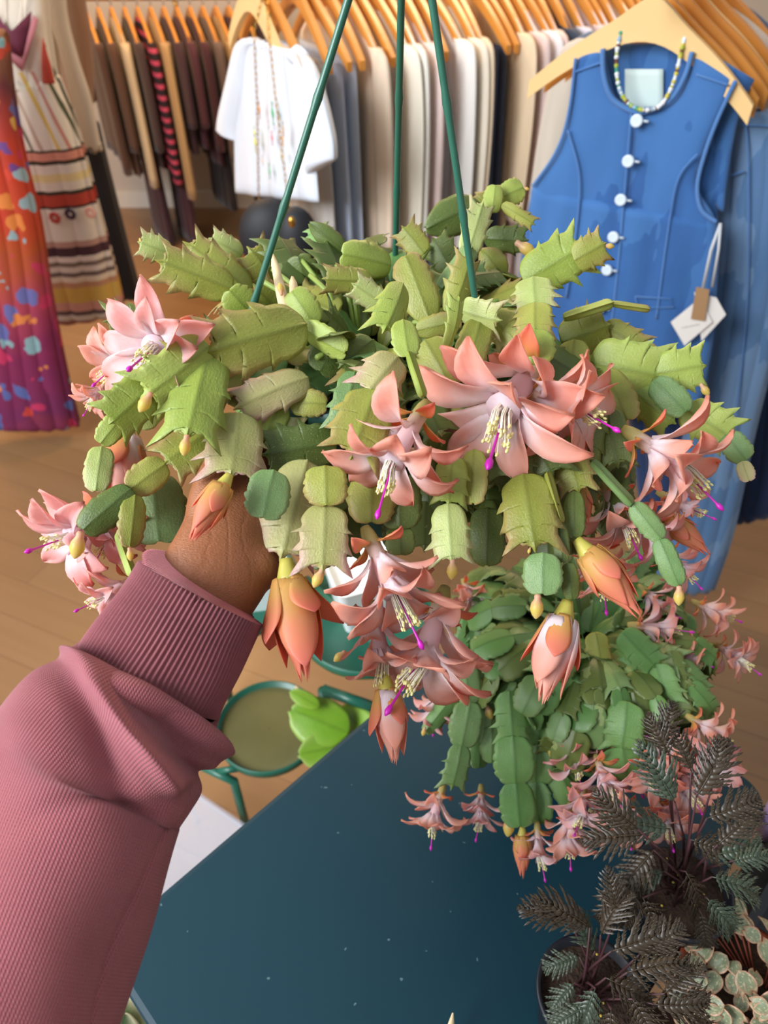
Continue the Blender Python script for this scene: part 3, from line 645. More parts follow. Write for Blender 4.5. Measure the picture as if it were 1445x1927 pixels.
# ------------------------------------------------------------------ second cactus on the table
BC = Vector((.205, .465, .97))
bc = empty('trailing_cactus', (BC.x, BC.y, .75), 'potted cactus trailing salmon flowers, standing on the teal table behind the held basket', 'plant')
b = MB(); b.lathe([(.001, .752), (.052, .752), (.055, .757), (.075, .955), (.080, .957), (.081, .966), (.076, .966), (.072, .95), (.001, .94)], (BC.x, BC.y, 0), 40)
local(b.build('pot', M['pot_black']), bc)
chains(bc, 'inner_growth', BC+Vector((0, 0, -.01)), 62, .05, .115, 1.15, .036, ['leaf_far', 'leaf_dark', 'leaf_blue'], 9, .9, .80, 'TRR', (0, 2*pi), (4, 8))
CH = [([(1000,1140),(900,1135),(850,1150)],56,.84,'leaf_dark'), ([(1040,1100),(960,1085),(880,1100)],56,.86,'leaf_dark'), ([(1000,1180),(930,1190)],56,.80,'leaf_far'), ([(1120,1130),(1200,1120),(1290,1120)],56,.82,'leaf_dark'), ([(1150,1160),(1240,1170),(1310,1180)],54,.80,'leaf_far'), ([(900,1150),(870,1240)],54,.78,'leaf_far'), ([(872,1235),(885,1320),(868,1400),(850,1475)],52,.71,'leaf_blue'), ([(958,1300),(965,1385),(970,1470),(978,1552)],66,.69,'leaf_far'), ([(920,1235),(915,1300),(925,1365),(925,1430)],42,.72,'leaf_blue'),
 ([(1012,1320),(1012,1400),(1010,1470),(1016,1545)],56,.71,'leaf_far'), ([(1045,1440),(1085,1515)],50,.70,'leaf_far'), ([(1180,1320),(1170,1405),(1180,1462)],78,.66,'leaf_far'),
 ([(1120,1190),(1132,1255),(1128,1330)],54,.70,'leaf'), ([(870,1290),(800,1372)],32,.72,'leaf_far'), ([(1010,1120),(925,1115)],56,.80,'leaf_bright'), ([(1045,1290),(1040,1360),(1050,1420)],48,.70,'leaf_far'),
 ([(1170,1190),(1235,1250),(1262,1320)],56,.68,'leaf_far'), ([(1262,1225),(1275,1285),(1280,1345)],50,.68,'leaf_dark'), ([(905,1175),(935,1235)],52,.76,'leaf_blue'), ([(975,1230),(1000,1290)],56,.74,'leaf_far'),
 ([(1090,1340),(1095,1400)],44,.70,'leaf_far'), ([(885,1290),(905,1370),(900,1440)],40,.73,'leaf_far'), ([(1075,1230),(1085,1290)],46,.71,'leaf_far'), ([(1000,1160),(940,1160),(880,1200)],48,.78,'leaf_far'), ([(1190,1230),(1190,1290)],60,.69,'leaf_far')]
for pts, wpx, d, m in CH:
    for i in range(len(pts)-1):
        segpx(bc, *pts[i], pts[i+1][0], pts[i+1][1]+6, wpx*rnd.uniform(.9, 1.1), d-.004*i, d-.004*i-.004, rnd.choice('TR'), m)
for i, (u0, v0, d0, u1, v1, d1) in enumerate([(1180,1175,.72,1310,1190,.70),(1165,1280,.69,1212,1372,.68),(1290,1345,.66,1345,1380,.65),(1062,1375,.68,1108,1490,.66),(1072,1510,.67,1070,1640,.66),(835,1475,.71,796,1600,.69),(905,1475,.72,905,1580,.70),
   (1300,1130,.74,1370,1165,.73),(1240,1215,.71,1325,1260,.70),(1010,1545,.69,1015,1610,.68),(1150,1400,.68,1200,1470,.67),(1235,1440,.67,1280,1500,.66),(830,1290,.73,820,1330,.73),(1130,1480,.68,1160,1570,.67),(1240,1360,.67,1290,1440,.66),(1200,1100,.75,1240,1140,.74),(1150,1450,.69,1110,1540,.68),(1300,1400,.67,1260,1400,.66),(1120,1420,.66,1150,1500,.63),(1210,1420,.66,1240,1480,.62),(1170,1500,.65,1190,1560,.62),(1100,1480,.67,1090,1560,.64),(1280,1440,.66,1300,1500,.63),(1230,1500,.65,1260,1560,.62),(1330,1420,.66,1350,1450,.62),(870,1090,.80,890,1130,.78),(1340,1210,.74,1390,1240,.72)]):
    flower(bc, FL[i % 6], P(u0, v0, d0), P(u1, v1, d1), i*1.3, max((P(u1, v1, d1)-P(u0, v0, d0)).length/.068, .80), False)
flpx(bc, FC[0], 983,1555,.69, 982,1648,.68, 0, False, True)
for a in ((960,1535,955,1575,.69),(985,1525,990,1550,.69),(905,1280,908,1300,.71),(915,1325,925,1355,.71),(1040,1400,1035,1425,.69),(650,1225,628,1245,.60),(985,1300,978,1330,.70),(800,1368,795,1385,.71)): budpx(bc if a[0] > 700 else cac, *a)
# ------------------------------------------------------------------ feathery bronze begonias
def fern_mesh(seed, m):
    rr = random.Random(seed); b = MB(); n = 11
    mid = [Vector((0, i/n, .10*sin(i/n*3)-.16*(i/n)**2)) for i in range(n+1)]
    b.tube(mid, [.012*(1-.8*i/n) for i in range(n+1)], 5)
    for i in range(1, n+1):
        for s_ in (1, -1):
            L = (.44*sin(pi*(i/n)**.75)+.06)*rr.uniform(.8, 1.15); a = R(58-32*i/n+rr.uniform(-6, 6)); dz = rr.uniform(-.12, .16)
            d = Vector((s_*sin(a), cos(a), dz)); p0 = mid[i]; pr = Vector((-d.y, d.x, 0)).normalized()*s_
            G = []
            for q in range(7):
                t = q/6; wd = .030*(1-t)**.5*(1+.8*(q % 2)); c = p0+d*L*t-Vector((0, 0, .10*t*t)); G.append([c-pr*wd, c+Vector((0, 0, -.008)), c+pr*wd])
            b.sheet(G, .006)
            for q in (2, 3, 4):
                c = p0+d*L*q/6.; dd = (d+Vector((0, .9, .1))).normalized(); b.sheet([[c+dd*L*.22*t-pr*.010*(1-t*.9), c+dd*L*.22*t, c+dd*L*.22*t+pr*.010*(1-t*.9)] for t in (0, .5, 1)], .005)
    return b.me('leaf', m)
M['bronze'] = simple('bronze feathery leaf', '292118', '4c3f2e', 5, .42, Specular_IOR_Level=.6)
M['bronze_green'] = simple('grey green feathery leaf', '2d382b', '4e5b48', 5, .40, Specular_IOR_Level=.6)
M['redstem'] = simple('dark red stem', '3a2226', '553236', 30, .5)
FERN = [fern_mesh(i, M['bronze'] if i < 3 else M['bronze_green']) for i in range(5)]
def begonia(c, r, zt, label, tips):
    rt = empty('feather_leaf_begonia', (c.x, c.y, .75), label, 'plant', None)
    b = MB(); z0 = .752; b.lathe([(.001, z0), (r*.72, z0), (r*.76, z0+.004), (r*.95, zt-.012), (r*1.03, zt-.011), (r*1.05, zt), (r*.97, zt), (r*.93, zt-.014), (.001, zt-.014)], (c.x, c.y, 0), 44)
    local(b.build('pot', M['pot_black']), rt)
    b = MB(); b.lathe([(.0008, zt-.010), (r*.5, zt-.011), (r*.93, zt-.013)], (c.x, c.y, 0), 30); local(b.build('soil', M['soil']), rt)
    b = MB()
    for i in range(16): a = rnd.uniform(0, 6.28); q = rnd.uniform(0, r*.85); b.ball((c.x+cos(a)*q, c.y+sin(a)*q, zt-.009), .0013, 6, 4)
    o = local(b.build('fertiliser_grains', simple('yellow grain', 'c9b04a', None)), rt); o['kind'] = 'stuff'
    for i, (u, v, d, Lpx, ang, k) in enumerate(tips):
        p = P(u, v, d); L = Lpx*d/F; a = R(ang)
        y = RIGHT*cos(a)+UP*sin(a); n_ = (CAM-p).normalized()+Vector((rnd.uniform(-.5, .5), rnd.uniform(-.5, .5), rnd.uniform(-.2, .5)))
        n_ = (n_-y*n_.dot(y)).normalized(); x = y.cross(n_)
        Mx = Matrix(((x.x*L, y.x*L, n_.x*L, p.x), (x.y*L, y.y*L, n_.y*L, p.y), (x.z*L, y.z*L, n_.z*L, p.z), (0, 0, 0, 1)))
        o = bpy.data.objects.new('leaf', FERN[k % 5]); sc.collection.objects.link(o); local(o, rt, Mx)
        b = MB(); s0 = Vector((c.x+rnd.uniform(-.3, .3)*r, c.y+rnd.uniform(-.3, .3)*r, zt-.012)); mid = (s0+p)/2+Vector((0, 0, .012))
        b.tube([s0, mid, p], [.0013, .0011, .0007], 6); local(b.build('stalk', M['redstem']), rt)
    return rt
c1 = Z(1112, 1868, .84); c2 = Z(1282, 1668, .84)
begonia(c1, .043, .84, 'feathery bronze leaved begonia in the dark round pot nearest the bottom edge', [
 (1110,1745,.57,110,150,0),(1130,1760,.56,95,60,1),(1090,1800,.59,70,200,3),(1150,1790,.55,120,20,1),(1140,1840,.55,110,-30,0),(1180,1830,.54,120,10,2),(1120,1860,.56,90,-110,3),
 (1080,1850,.58,70,-130,3),(1190,1880,.54,100,-60,0),(1230,1890,.54,110,0,2),(1250,1870,.54,90,40,2),(1150,1900,.55,90,-90,1),(1100,1895,.56,80,-150,4),(1070,1730,.57,90,165,0),(1160,1720,.56,80,100,1),(1210,1790,.55,90,30,0),(1120,1790,.58,80,120,4),(1260,1905,.54,100,-20,1)])
begonia(c2, .045, .84, 'feathery bronze leaved begonia in the dark round pot behind, leaves over the salmon flowers', [
 (1260,1560,.58,120,170,3),(1210,1570,.57,110,185,0),(1200,1560,.56,100,140,0),(1270,1510,.56,120,120,3),(1310,1500,.56,120,60,0),(1330,1540,.57,110,20,1),(1340,1480,.56,90,80,1),(1300,1580,.59,90,-20,2),
 (1330,1610,.59,110,10,3),(1340,1650,.59,100,-20,3),(1290,1640,.60,90,-70,2),(1250,1640,.60,90,200,4),(1210,1650,.58,120,-130,1),(1190,1640,.58,110,-100,1),(1230,1600,.58,100,230,2),(1330,1690,.59,90,-50,4),(1350,1590,.58,100,40,1),(1240,1400,.56,80,70,2),(1260,1420,.56,80,120,1),(1300,1450,.56,80,110,2),(1210,1690,.57,100,-60,1),(1380,1620,.58,70,10,3),(1320,1720,.59,70,-80,2)])
# ------------------------------------------------------------------ side bench with tray and terracotta pot
benz = .70
bq = empty('side_bench', (.55, .22, 0), 'dark brown low bench along the right side of the teal table', 'bench')
def TMp(x, y, z): return TM @ Vector((x, y, z))
M['bench'] = simple('dark stained wood', '2a1c14', '3a281c', 8, .5)
b = MB(); V0 = [(-.1, ly+.012), (lx+.02, ly+.012), (lx+.02, ly+.42), (-.1, ly+.42)]
slab(b, [(V0, benz-.03), (V0, benz)]); b.V = [TM @ v for v in b.V]; local(b.build('bench_top', M['bench'], None, False), bq)
for x, y in ((-.05, ly+.06), (lx-.03, ly+.06), (lx-.03, ly+.37), (-.05, ly+.37)):
    b = MB(); b.tube([TMp(x, y, benz-.03), TMp(x, y, 0)], .016, 8); local(b.build('leg', M['bench']), bq)
tr = MB(); q = [(.33, ly+.035), (.60, ly+.035), (.60, ly+.36), (.33, ly+.36)]
def inset(p, e): cx = sum(a for a, _ in p)/4; cy = sum(c_ for _, c_ in p)/4; return [(x+(e if x < cx else -e), y+(e if y < cy else -e)) for x, y in p]
L_ = [(inset(q, .006), benz), (inset(q, .002), benz+.045), (q, benz+.047), (q, benz+.052), (inset(q, .010), benz+.052), (inset(q, .013), benz+.010)]
slab(tr, L_); tr.V = [TM @ v for v in tr.V]
tag(tr.build('nursery_tray', M['pot_black'], None, False), 'black plastic plant tray on the bench at the right edge, beside the dark begonia pots', 'tray')
lp = MB(); c = Z(1466, 1530, .755); lp.lathe([(.001, -.053), (.009, -.053), (.011, -.02), (.0145, -.004), (.0150, .006), (.012, .013), (.010, .013), (.009, .004), (.001, .0)], (c.x, c.y, c.z), 28)
tag(lp.build('bud_vase', simple('lilac glaze', 'b9a5e6', 'c5b3ee', 8, .25), None), 'small lilac glazed vase cut off by the right edge above the black tray', 'vase')
# terracotta pot with small variegated round leaves
c3 = Z(1400, 1862, .80)
rt = empty('variegated_peperomia', (c3.x, c3.y, benz), 'small leaved variegated plant spilling over a terracotta pot in the bottom right corner', 'plant')
b = MB(); r = .052; b.lathe([(.001, benz+.001), (r*.7, benz+.001), (r*.95, .785), (r*1.08, .786), (r*1.1, .804), (r*1.0, .804), (r*.95, .795), (.001, .795)], (c3.x, c3.y, 0), 40); local(b.build('pot', M['terra']), rt)
b = MB(); b.lathe([(.0008, .797), (r*.97, .796)], (c3.x, c3.y, 0), 30); local(b.build('soil', M['soil']), rt)
def heart(seed):
    rr = random.Random(seed); G = []; n = 9
    for i in range(n):
        t = i/(n-1); wd = .5*(sin(pi*min(1, max(0, t*.96+.04)))**.55)*(1 if t > .3 else .8+.2*t/.3); row = []
        for j in range(7):
            s_ = (j/6-.5)*2; y = t+(-.12*(abs(s_))*(1-t)**3*2); row.append((wd*s_, y, .22*(s_*wd)**2*4-.15*(t-.5)**2))
        G.append(row)
    b = MB(); b.sheet(G, .07, lambda a, b_: (a, max(abs(b_-.5)*2, abs(a-.5)*2), 0), .6); return b
def pepmat():
    k = NM('variegated leaf', .4); a = k.n('Attribute', attribute_name='lt'); s = k.n('SeparateColor'); k.l(a.outputs['Color'], s.inputs[0]); v = k.obj()
    c = k.mix(k.noise(3, 3, v), '6f7a58', '9ba585'); c = k.mix(k.math('GREATER_THAN', k.noise(7, 3, v), .58), c, 'b9b894')
    c = k.mix(k.math('POWER', s.outputs[1], 7.0), c, 'd9a486'); k.base(c); return k.m
pm = pepmat(); HM = [heart(i).me('leaf', pm) for i in range(3)]
for i in range(95):
    a = rnd.uniform(0, 2*pi); a = a if rnd.random() < .75 else rnd.uniform(pi*.75, pi*1.6); q = r*1.3*rnd.random()**.6
    p = Vector((c3.x+cos(a)*q, c3.y+sin(a)*q, .805+rnd.uniform(0, .02)-(max(0, q-r)*.5))); s_ = rnd.uniform(.013, .0185)
    n_ = (Vector((cos(a)*.5, sin(a)*.5, 1))+Vector((rnd.uniform(-.6, .6), rnd.uniform(-.9, .3), 0))).normalized(); y = Matrix.Rotation(rnd.uniform(0, 6.28), 3, n_) @ n_.orthogonal().normalized(); x = y.cross(n_)
    o = bpy.data.objects.new('leaf', HM[i % 3]); sc.collection.objects.link(o)
    local(o, rt, Matrix(((x.x*s_, y.x*s_, n_.x*s_, p.x), (x.y*s_, y.y*s_, n_.y*s_, p.y), (x.z*s_, y.z*s_, n_.z*s_, p.z), (0, 0, 0, 1))))
b = MB()
for i in range(14):
    a = rnd.uniform(0, 6.28); p = Vector((c3.x+cos(a)*r*.4, c3.y+sin(a)*r*.4, .797)); q = Vector((c3.x+cos(a+.6)*r*1.3, c3.y+sin(a+.6)*r*1.3, .803)); b.tube([p, (p+q)/2+Vector((0, 0, .012)), q], .0009, 5)
o = local(b.build('vines', simple('pink vine', '9a4a35', None)), rt); o['kind'] = 'stuff'
# wooden marker at the bottom edge
b = MB(); p = Z(852, 1906, .80); q_ = Vector((p.x-.004, p.y-.02, .752)); b.sheet([[a+Vector((x*wd, 0, 0)) for x in (-1, 0, 1)] for a, wd in ((q_, .0035), (p.lerp(q_, .3), .0032), (p, .0006))], .0018)
tag(b.build('wooden_plant_marker', M['tag_wood']), 'pale wooden plant marker tip poking up at the bottom edge before the table', 'plant marker')
# ------------------------------------------------------------------ green folding plant stand with water trays
st = empty('plant_stand', (-.05, 1.1, 0), 'green painted metal plant stand with round trays behind the held basket', 'plant stand')
TR = []
def tray(u, v, z, rr_):
    c = Z(u, v, z); b = MB(); b.lathe([(.001, 0), (rr_*.94, 0), (rr_, .006), (rr_*1.02, .028), (rr_*.99, .028), (rr_*.955, .0085), (.001, .0075)], c, 56); local(b.build('tray', M['stand']), st); TR.append(c); return c
ta = tray(508, 1378, .28, .098); tb = tray(690, 1175, .50, .125); tcx = tray(440, 1115, .50, .125)
b = MB(); b.lathe([(.001, .0135), (.0940, .0135)], ta, 40)
wm = NM('murky water', .12, Specular_IOR_Level=.6); wm.base(wm.mix(wm.noise(9, 4, wm.obj()), '5f5a36', '77704a')); local(b.build('water', wm.m), st)
def bar(*pts, r_=.0085): b = MB(); b.tube(pts, r_, 10); local(b.build('frame_tube', M['stand']), st)
f1 = Z(372, 1438, .27); f2 = Z(440, 1470, .27); bar(f1, f2, Vector((f2.x, f2.y, .0)))
bar(Z(412, 1452, .272), ta+Vector((-.05, -.075, .0)), r_=.007)
f3 = Z(608, 1298, .36); f4 = Z(700, 1330, .36); bar(f3, f4, r_=.011); bar(f3, Vector((f3.x+.03, f3.y-.06, .0)), r_=.011)
g1 = Z(575, 1090, .53); g2 = Z(760, 1260, .50); bar(g1, g2, r_=.009)
bar(Vector((tb.x+.09, tb.y+.09, .5)), Vector((tb.x+.09, tb.y+.09, 0)), r_=.009); bar(Vector((tcx.x-.09, tcx.y+.09, .5)), Vector((tcx.x-.09, tcx.y+.09, 0)), r_=.009)
bar(tcx+Vector((.1, .0, -.004)), tb+Vector((-.1, 0, -.004)), r_=.008); bar(f1, Vector((tcx.x-.06, tcx.y-.09, .5)), r_=.008)
def sqpot(u, v, z, s_, h, label, rot):
    c = Z(u, v, z); b = MB()
    slab(b, [(rounded(-s_*.72, -s_*.72, s_*.72, s_*.72, s_*.2), 0), (rounded(-s_*.98, -s_*.98, s_*.98, s_*.98, s_*.25), h*.97), (rounded(-s_, -s_, s_, s_, s_*.25), h), (rounded(-s_*.93, -s_*.93, s_*.93, s_*.93, s_*.22), h), (rounded(-s_*.88, -s_*.88, s_*.88, s_*.88, s_*.2), h*.88)])
    Mr = Matrix.Translation(c) @ Matrix.Rotation(R(rot), 4, 'Z'); b.V = [Mr @ x for x in b.V]; tag(b.build('square_pot', M['white'], None, False), label, 'pot')
sqpot(682, 1150, .507, .06, .12, 'white square pot on the green tray right of the orange flower bud', 20)
sqpot(492, 1120, .507, .055, .10, 'white square pot on the green tray just above the sweatshirt cuff', 10)
# pale green leaves of a plant standing low behind the table edge
rt = empty('pothos', Z(640, 1400, .05), 'bright green broad leaved plant between the green trays and the teal table', 'plant')
M['lime'] = leafmat('lime leaf', '6f9f22', 'a2c846', 'cfe08a', .6, .35, False)
for (u0, v0, u1, v1, wpx, z) in ((655,1380,545,1335,90,.36),(665,1400,560,1420,70,.34),(640,1330,705,1395,60,.33),(600,1330,545,1300,30,.40)):
    a = Z(u0, v0, z); c_ = Z(u1, v1, z+.02); o = seg(rt, 'P', 0, 'lime', seg_matrix(a, c_, wpx*(a-CAM).length/F, .2), 'leaf')
b = MB(); p0 = Z(660, 1390, .34); b.tube([p0, Vector((p0.x+.01, p0.y, .2)), Vector((p0.x+.02, p0.y+.01, .14))], .004, 6); local(b.build('stalk', M['stem']), rt)
b = MB(); b.lathe([(.001, 0), (.05, 0), (.065, .14), (.068, .14), (.06, .13), (.001, .125)], (p0.x+.02, p0.y+.01, .001), 28); local(b.build('pot', M['pot_black']), rt)
b = MB(); a = Z(556, 1292, .38); b.tube([Z(580, 1318, .37), a], .003, 6); local(b.build('dry_stalk', M['tag_wood']), rt)
# frosted sheet leaning low on the floor beside the stand
ac = NM('frosted acrylic', .35, Alpha=.26, Specular_IOR_Level=.4); ac.base('cdd6e6')
b = MB(); pa = Z(345, 1478, .16); pb = Z(462, 1558, .16); pc_ = Z(330, 1750, .05); pd = Z(200, 1660, .05)
b.sheet([[pa, pa.lerp(pb, .5), pb], [pa.lerp(pd, .5), (pa+pb+pc_+pd)/4, pb.lerp(pc_, .5)], [pd, pd.lerp(pc_, .5), pc_]], .006, None, 1)
b.tube([pa, pb], .006, 8)
for s_ in (pa, pb, pc_, pd): b.tube([s_, Vector((s_.x, s_.y, 0))], .005, 6)
tag(b.build('acrylic_riser', ac.m, None, False), 'low frosted clear acrylic riser on the floor between the sleeve and the teal table', 'riser')
# variegated leaf under the table corner
rt = empty('variegated_houseplant', Z(215, 1900, .30), 'white edged green leaf plant peeking out under the teal table corner at the bottom left', 'plant')
M['vgl'] = leafmat('white edged leaf', '47603a', '5f7a48', 'f0ecc8', 2.2, .4, False)
for (u0, v0, u1, v1, wpx) in ((270,1960,205,1880,62),(215,1990,235,1905,58)):
    a = Z(u0, v0, .62); c_ = Z(u1, v1, .64); seg(rt, 'P', 1, 'vgl', seg_matrix(a, c_, wpx*(a-CAM).length/F, .2), 'leaf')
    b = MB(); b.tube([a, Vector((a.x, a.y-.02, .45))], .003, 6); local(b.build('stalk', M['stem']), rt)
b = MB(); q0 = Z(240, 1975, .62); b.lathe([(.001, .0), (.10, 0), (.14, .45), (.15, .45), (.13, .43), (.001, .42)], (q0.x, q0.y-.02, .001), 28); local(b.build('pot', M['terra']), rt)
# ------------------------------------------------------------------ hangers and garments
def hanger_mb(W=.21, drop=.085, th=.012, fat=1.0):
    b = MB(); G0 = []
    top = []; bot = []
    for i in range(25):
        x = -1+2*i/24; ax = abs(x); zc = -drop*(ax**1.6)*1.0+.012*math.exp(-(ax/.25)**2); h = fat*(.030*(1-.35*ax)+.012*math.exp(-(ax/.2)**2))
        top.append((x*W, zc+h/2)); bot.append((x*W, zc-h/2))
    pts = top+bot[::-1]; n = len(pts); V = [(x, s_*th/2, z) for s_ in (1, -1) for x, z in pts]
    Fc = [(k, (k+1) % n, (k+1) % n+n, k+n) for k in range(n)]
    for i in range(24):
        j = n-1-i; Fc += [(i, i+1, j-1, j), (j+n, j-1+n, i+1+n, i+n)]
    b.add(V, Fc); return b
def hook_mb(h=.07, bar_=False):
    b = MB(); pts = [(0, 0, .02), (0, 0, h*.6)]
    for i in range(9): a = R(200-250*i/8); pts.append((.016+.016*cos(a)-.0, 0, h*.78+.016*sin(a)))
    b.tube(pts, .0016, 6)
    return b
HB = hanger_mb(.21, .105, .013); HP = hanger_mb(.186, .105, .015, 1.45); HBme = HB.me('wooden_hanger', M['hanger'], False); HKme = hook_mb().me('hook', M['steel']); HPme = HP.me('wooden_hanger', M['hanger_pale'], False); HVme = HP.me('wooden_hanger', M['hanger'], False)
def hanger(c, ax, me, label, group=None, s_=1.0):
    o = bpy.data.objects.new('wooden_hanger', me); sc.collection.objects.link(o); y = Vector((0, 0, 1)).cross(ax)
    o.matrix_basis = Matrix(((ax.x*s_, y.x, 0, c.x), (ax.y*s_, y.y, 0, c.y), (0, 0, s_, c.z), (0, 0, 0, 1)))
    h = bpy.data.objects.new('hook', HKme); sc.collection.objects.link(h); h.parent = o
    return tag(o, label, 'hanger', group)
def loft(b, c, ax, rows, n=44, folds=9, amp=.006, seed=0):
    """closed cloth tube; rows (z below c, centre shift, half width, half thickness)"""
    ny = Vector((0, 0, 1)).cross(ax); V = []; rr = random.Random(seed); p1, p2 = rr.uniform(0, 6), rr.uniform(0, 6)
    rows = interp(rows, max(14, len(rows)*4))
    for i, (z, cx, hw, ht) in enumerate(rows):
        t = i/(len(rows)-1)
        for k in range(n):
            a = 2*pi*k/n; x = hw*cos(a); y = ht*sin(a)*(1-.25*abs(cos(a)))+amp*t*sin(folds*cos(a)*2+p1+1.5*t)*(1 if sin(a) > 0 else -.6)
            V.append(c+ax*(cx+x*(1+.04*t*sin(5*t+p2)))+ny*y+Vector((0, 0, -z-.02*t*abs(cos(a))*0)))
    m = len(rows); Fc = [(i*n+k, i*n+(k+1) % n, (i+1)*n+(k+1) % n, (i+1)*n+k) for i in range(m-1) for k in range(n)]
    Fc += [tuple(range(n))[::-1], tuple((m-1)*n+k for k in range(n))]; b.add(V, Fc)
def shirt(c, ax, L=.6, W=.20, th=.016, sleeve=.5, seed=0, amp=.008, flare=1.0):
    b = MB()
    loft(b, c, ax, [(-.005, 0, .07, th*.5), (.02, 0, .12, th*.8), (.075, 0, W, th), (.12, 0, W*1.02, th), (L*.5, 0, W*.95, th*1.1), (L, 0, W*flare, th*1.2)], 48, 7, amp, seed)
    if sleeve:
        for s_ in (1, -1): loft(b, c+ax*s_*W*.93, ax, [(.065, 0, .03, th), (.10, s_*.02, .045, th*1.1), (sleeve*.5, s_*.035, .05, th), (sleeve, s_*.045, .042, th*.9)], 24, 3, amp*.5, seed+s_)
    return b
def skirt(c, ax, L=.9, W=.16, seed=0, th=.016, flare=1.25):
    b = MB(); loft(b, c, ax, [(.10, 0, W, th*.7), (.14, 0, W*1.02, th), (L*.5, 0, W*1.12, th*1.3), (L, 0, W*flare, th*1.6)], 48, 9, .009, seed); return b
# centre rack
R0 = Vector((-.28, 2.0, 0)); RD = Vector((.89, .45, 0)).normalized(); AX = Vector((.45, -.89, 0)).normalized(); HZ = 1.30
rk = empty('clothes_rack', R0+RD*.7, 'brass rail clothes rack crowded with pale tops and jeans behind the cactus', 'clothes rack')
b = MB(); b.tube([R0-RD*.12+Vector((0, 0, HZ+.066)), R0+RD*2.0+Vector((0, 0, HZ+.066))], .010, 10); local(b.build('rail', M['gold']), rk)
for s_ in (.02, 1.98):
    b = MB(); b.tube([R0+RD*s_+Vector((.0, .0, HZ+.066)), R0+RD*s_+Vector((0, 0, .0))], .010, 10); local(b.build('post', M['gold']), rk)
GAR = [('grey_skirt','c4bfb8','grey','skirt'),('pale_jeans','bccbe2','pale blue','skirt'),('pale_jeans','cdd9ea','icy blue','skirt'),('linen_top','e6d2ba','oatmeal','shirt'),('light_trousers','c2cee0','dusty blue','skirt'),
 ('cream_blouse','f1ead8','cream','shirt'),('ivory_blouse','f6f1e6','ivory','shirt'),('blush_top','e5cfc8','pale blush','shirt'),('faded_jeans','7d8ca6','faded slate blue','skirt'),('sand_blouse','ead6b8','sand','shirt'),
 ('dark_jeans','44557a','dark indigo','skirt'),('dark_jeans','42506c','washed navy','skirt'),('beige_top','e6cfae','beige','shirt'),('pink_shirt','e6cdc6','dusty pink','shirt'),('white_shirt','ece6e6','soft white','shirt'),
 ('rose_top','e2c6bf','muted rose','shirt'),('navy_jacket','2c3b50','navy','shirt'),('lilac_shirt','d3cfdf','pale lilac','shirt'),('pink_blouse','e0c9c6','powder pink','shirt'),('pearl_blouse','e3dbe4','pearl','shirt'),
 ('pink_shirt','dcc4c0','faded pink','shirt'),('cream_blouse','e9dcc4','buttermilk','shirt'),('taupe_top','a8937c','taupe','shirt'),('cream_blouse','efe5d0','warm white','shirt'),('brown_top','8a6a50','light brown','shirt'),('white_shirt','ece8e4','chalk white','shirt')]
KN = {'skirt': 'long trousers', 'shirt': 'long sleeved top'}
GAR = GAR[:9]+[('white_shirt','f2efe9','bright white','shirt'),('cream_blouse','eadfcb','bone','shirt')]+GAR[9:]+[('pink_shirt','e4cfd0','shell pink','shirt'),('cream_blouse','f2ead8','eggshell','shirt'),('white_shirt','eeeae6','milk white','shirt')]
prev = 'white t-shirt'
for i, (nm, colr, word, kind) in enumerate(GAR):
    s_ = .08+i*.037; jit = rnd.uniform(-.008, .008); c = R0+RD*(s_+jit)+Vector((0, 0, HZ))
    ax = (AX+RD*rnd.uniform(-.07, .07)).normalized()
    hanger(c, ax, HBme, 'varnished wooden hanger carrying the %s piece on the centre rail' % word, 'wooden hangers on the centre rail')
    g = shirt(c-Vector((0, 0, .012)), ax, rnd.uniform(.6, .8), .205, .013, rnd.choice((.5, .55, .6)), i) if kind == 'shirt' else skirt(c-Vector((0, 0, .01)), ax, rnd.uniform(.95, 1.05), .17, i)
    o = g.build(nm, fabric(nm+' cloth', colr))
    tag(o, '%s %s on the centre rail, next after the %s' % (word, KN[kind], prev), 'clothing', 'clothes on the centre rack'); prev = word+' piece'
# white t-shirt at the end of the rack, printed front facing the window
ts_c = R0-RD*.02+Vector((0, 0, HZ)); n1 = -RD
hanger(ts_c, AX, HPme, 'pale wooden hanger carrying the white t-shirt and gold chain', None)
hanger(ts_c+RD*.035, AX, HBme, 'varnished wooden hanger directly behind the white t-shirt', None)
def prow(b, rows, o, n, thick, nc=18, folds=5, amp=.008, seed=0, nr=None, C=None):
    """cloth body from left/right pixel edges laid on the upright plane through o with normal n"""
    rr = random.Random(seed); p1 = rr.uniform(0, 6); keys = interp([(*H(l[0], l[1], o, n), *H(r_[0], r_[1], o, n)) for l, r_ in rows], nr or len(rows)*5); G = []; B_ = []
    n = Vector(n).normalized(); m = len(keys)
    for i, k in enumerate(keys):
        a, c = Vector(k[:3]), Vector(k[3:]); row = []; t = i/(m-1)
        for j in range(nc):
            s_ = j/(nc-1); e = math.sqrt(max(0, 1-(2*s_-1)**2)); z = amp*(.3+.7*t)*sin(folds*2*pi*s_+p1+.8*sin(3*t))
            row.append((a.lerp(c, s_)+n*(z*e), thick*(.12+.88*e)))
        G.append(row)
    def th(a, c): return G[int(round(a*(m-1)))][int(round(c*(nc-1)))][1]
    b.sheet([[p[0] for p in r_] for r_ in G], th, C, .6)
b = MB()
prow(b, [((470,70),(560,100)),((450,85),(578,120)),((442,150),(590,200)),((441,260),(594,300)),((443,362),(600,380))], ts_c, n1, .03, 22, 3, .006, 3)
prow(b, [((463,72),(500,78)),((445,85),(475,100)),((428,150),(462,170)),((412,215),(448,240)),((408,245),(446,266))], ts_c+n1*.003, n1, .035, 10, 1, .003, 5)
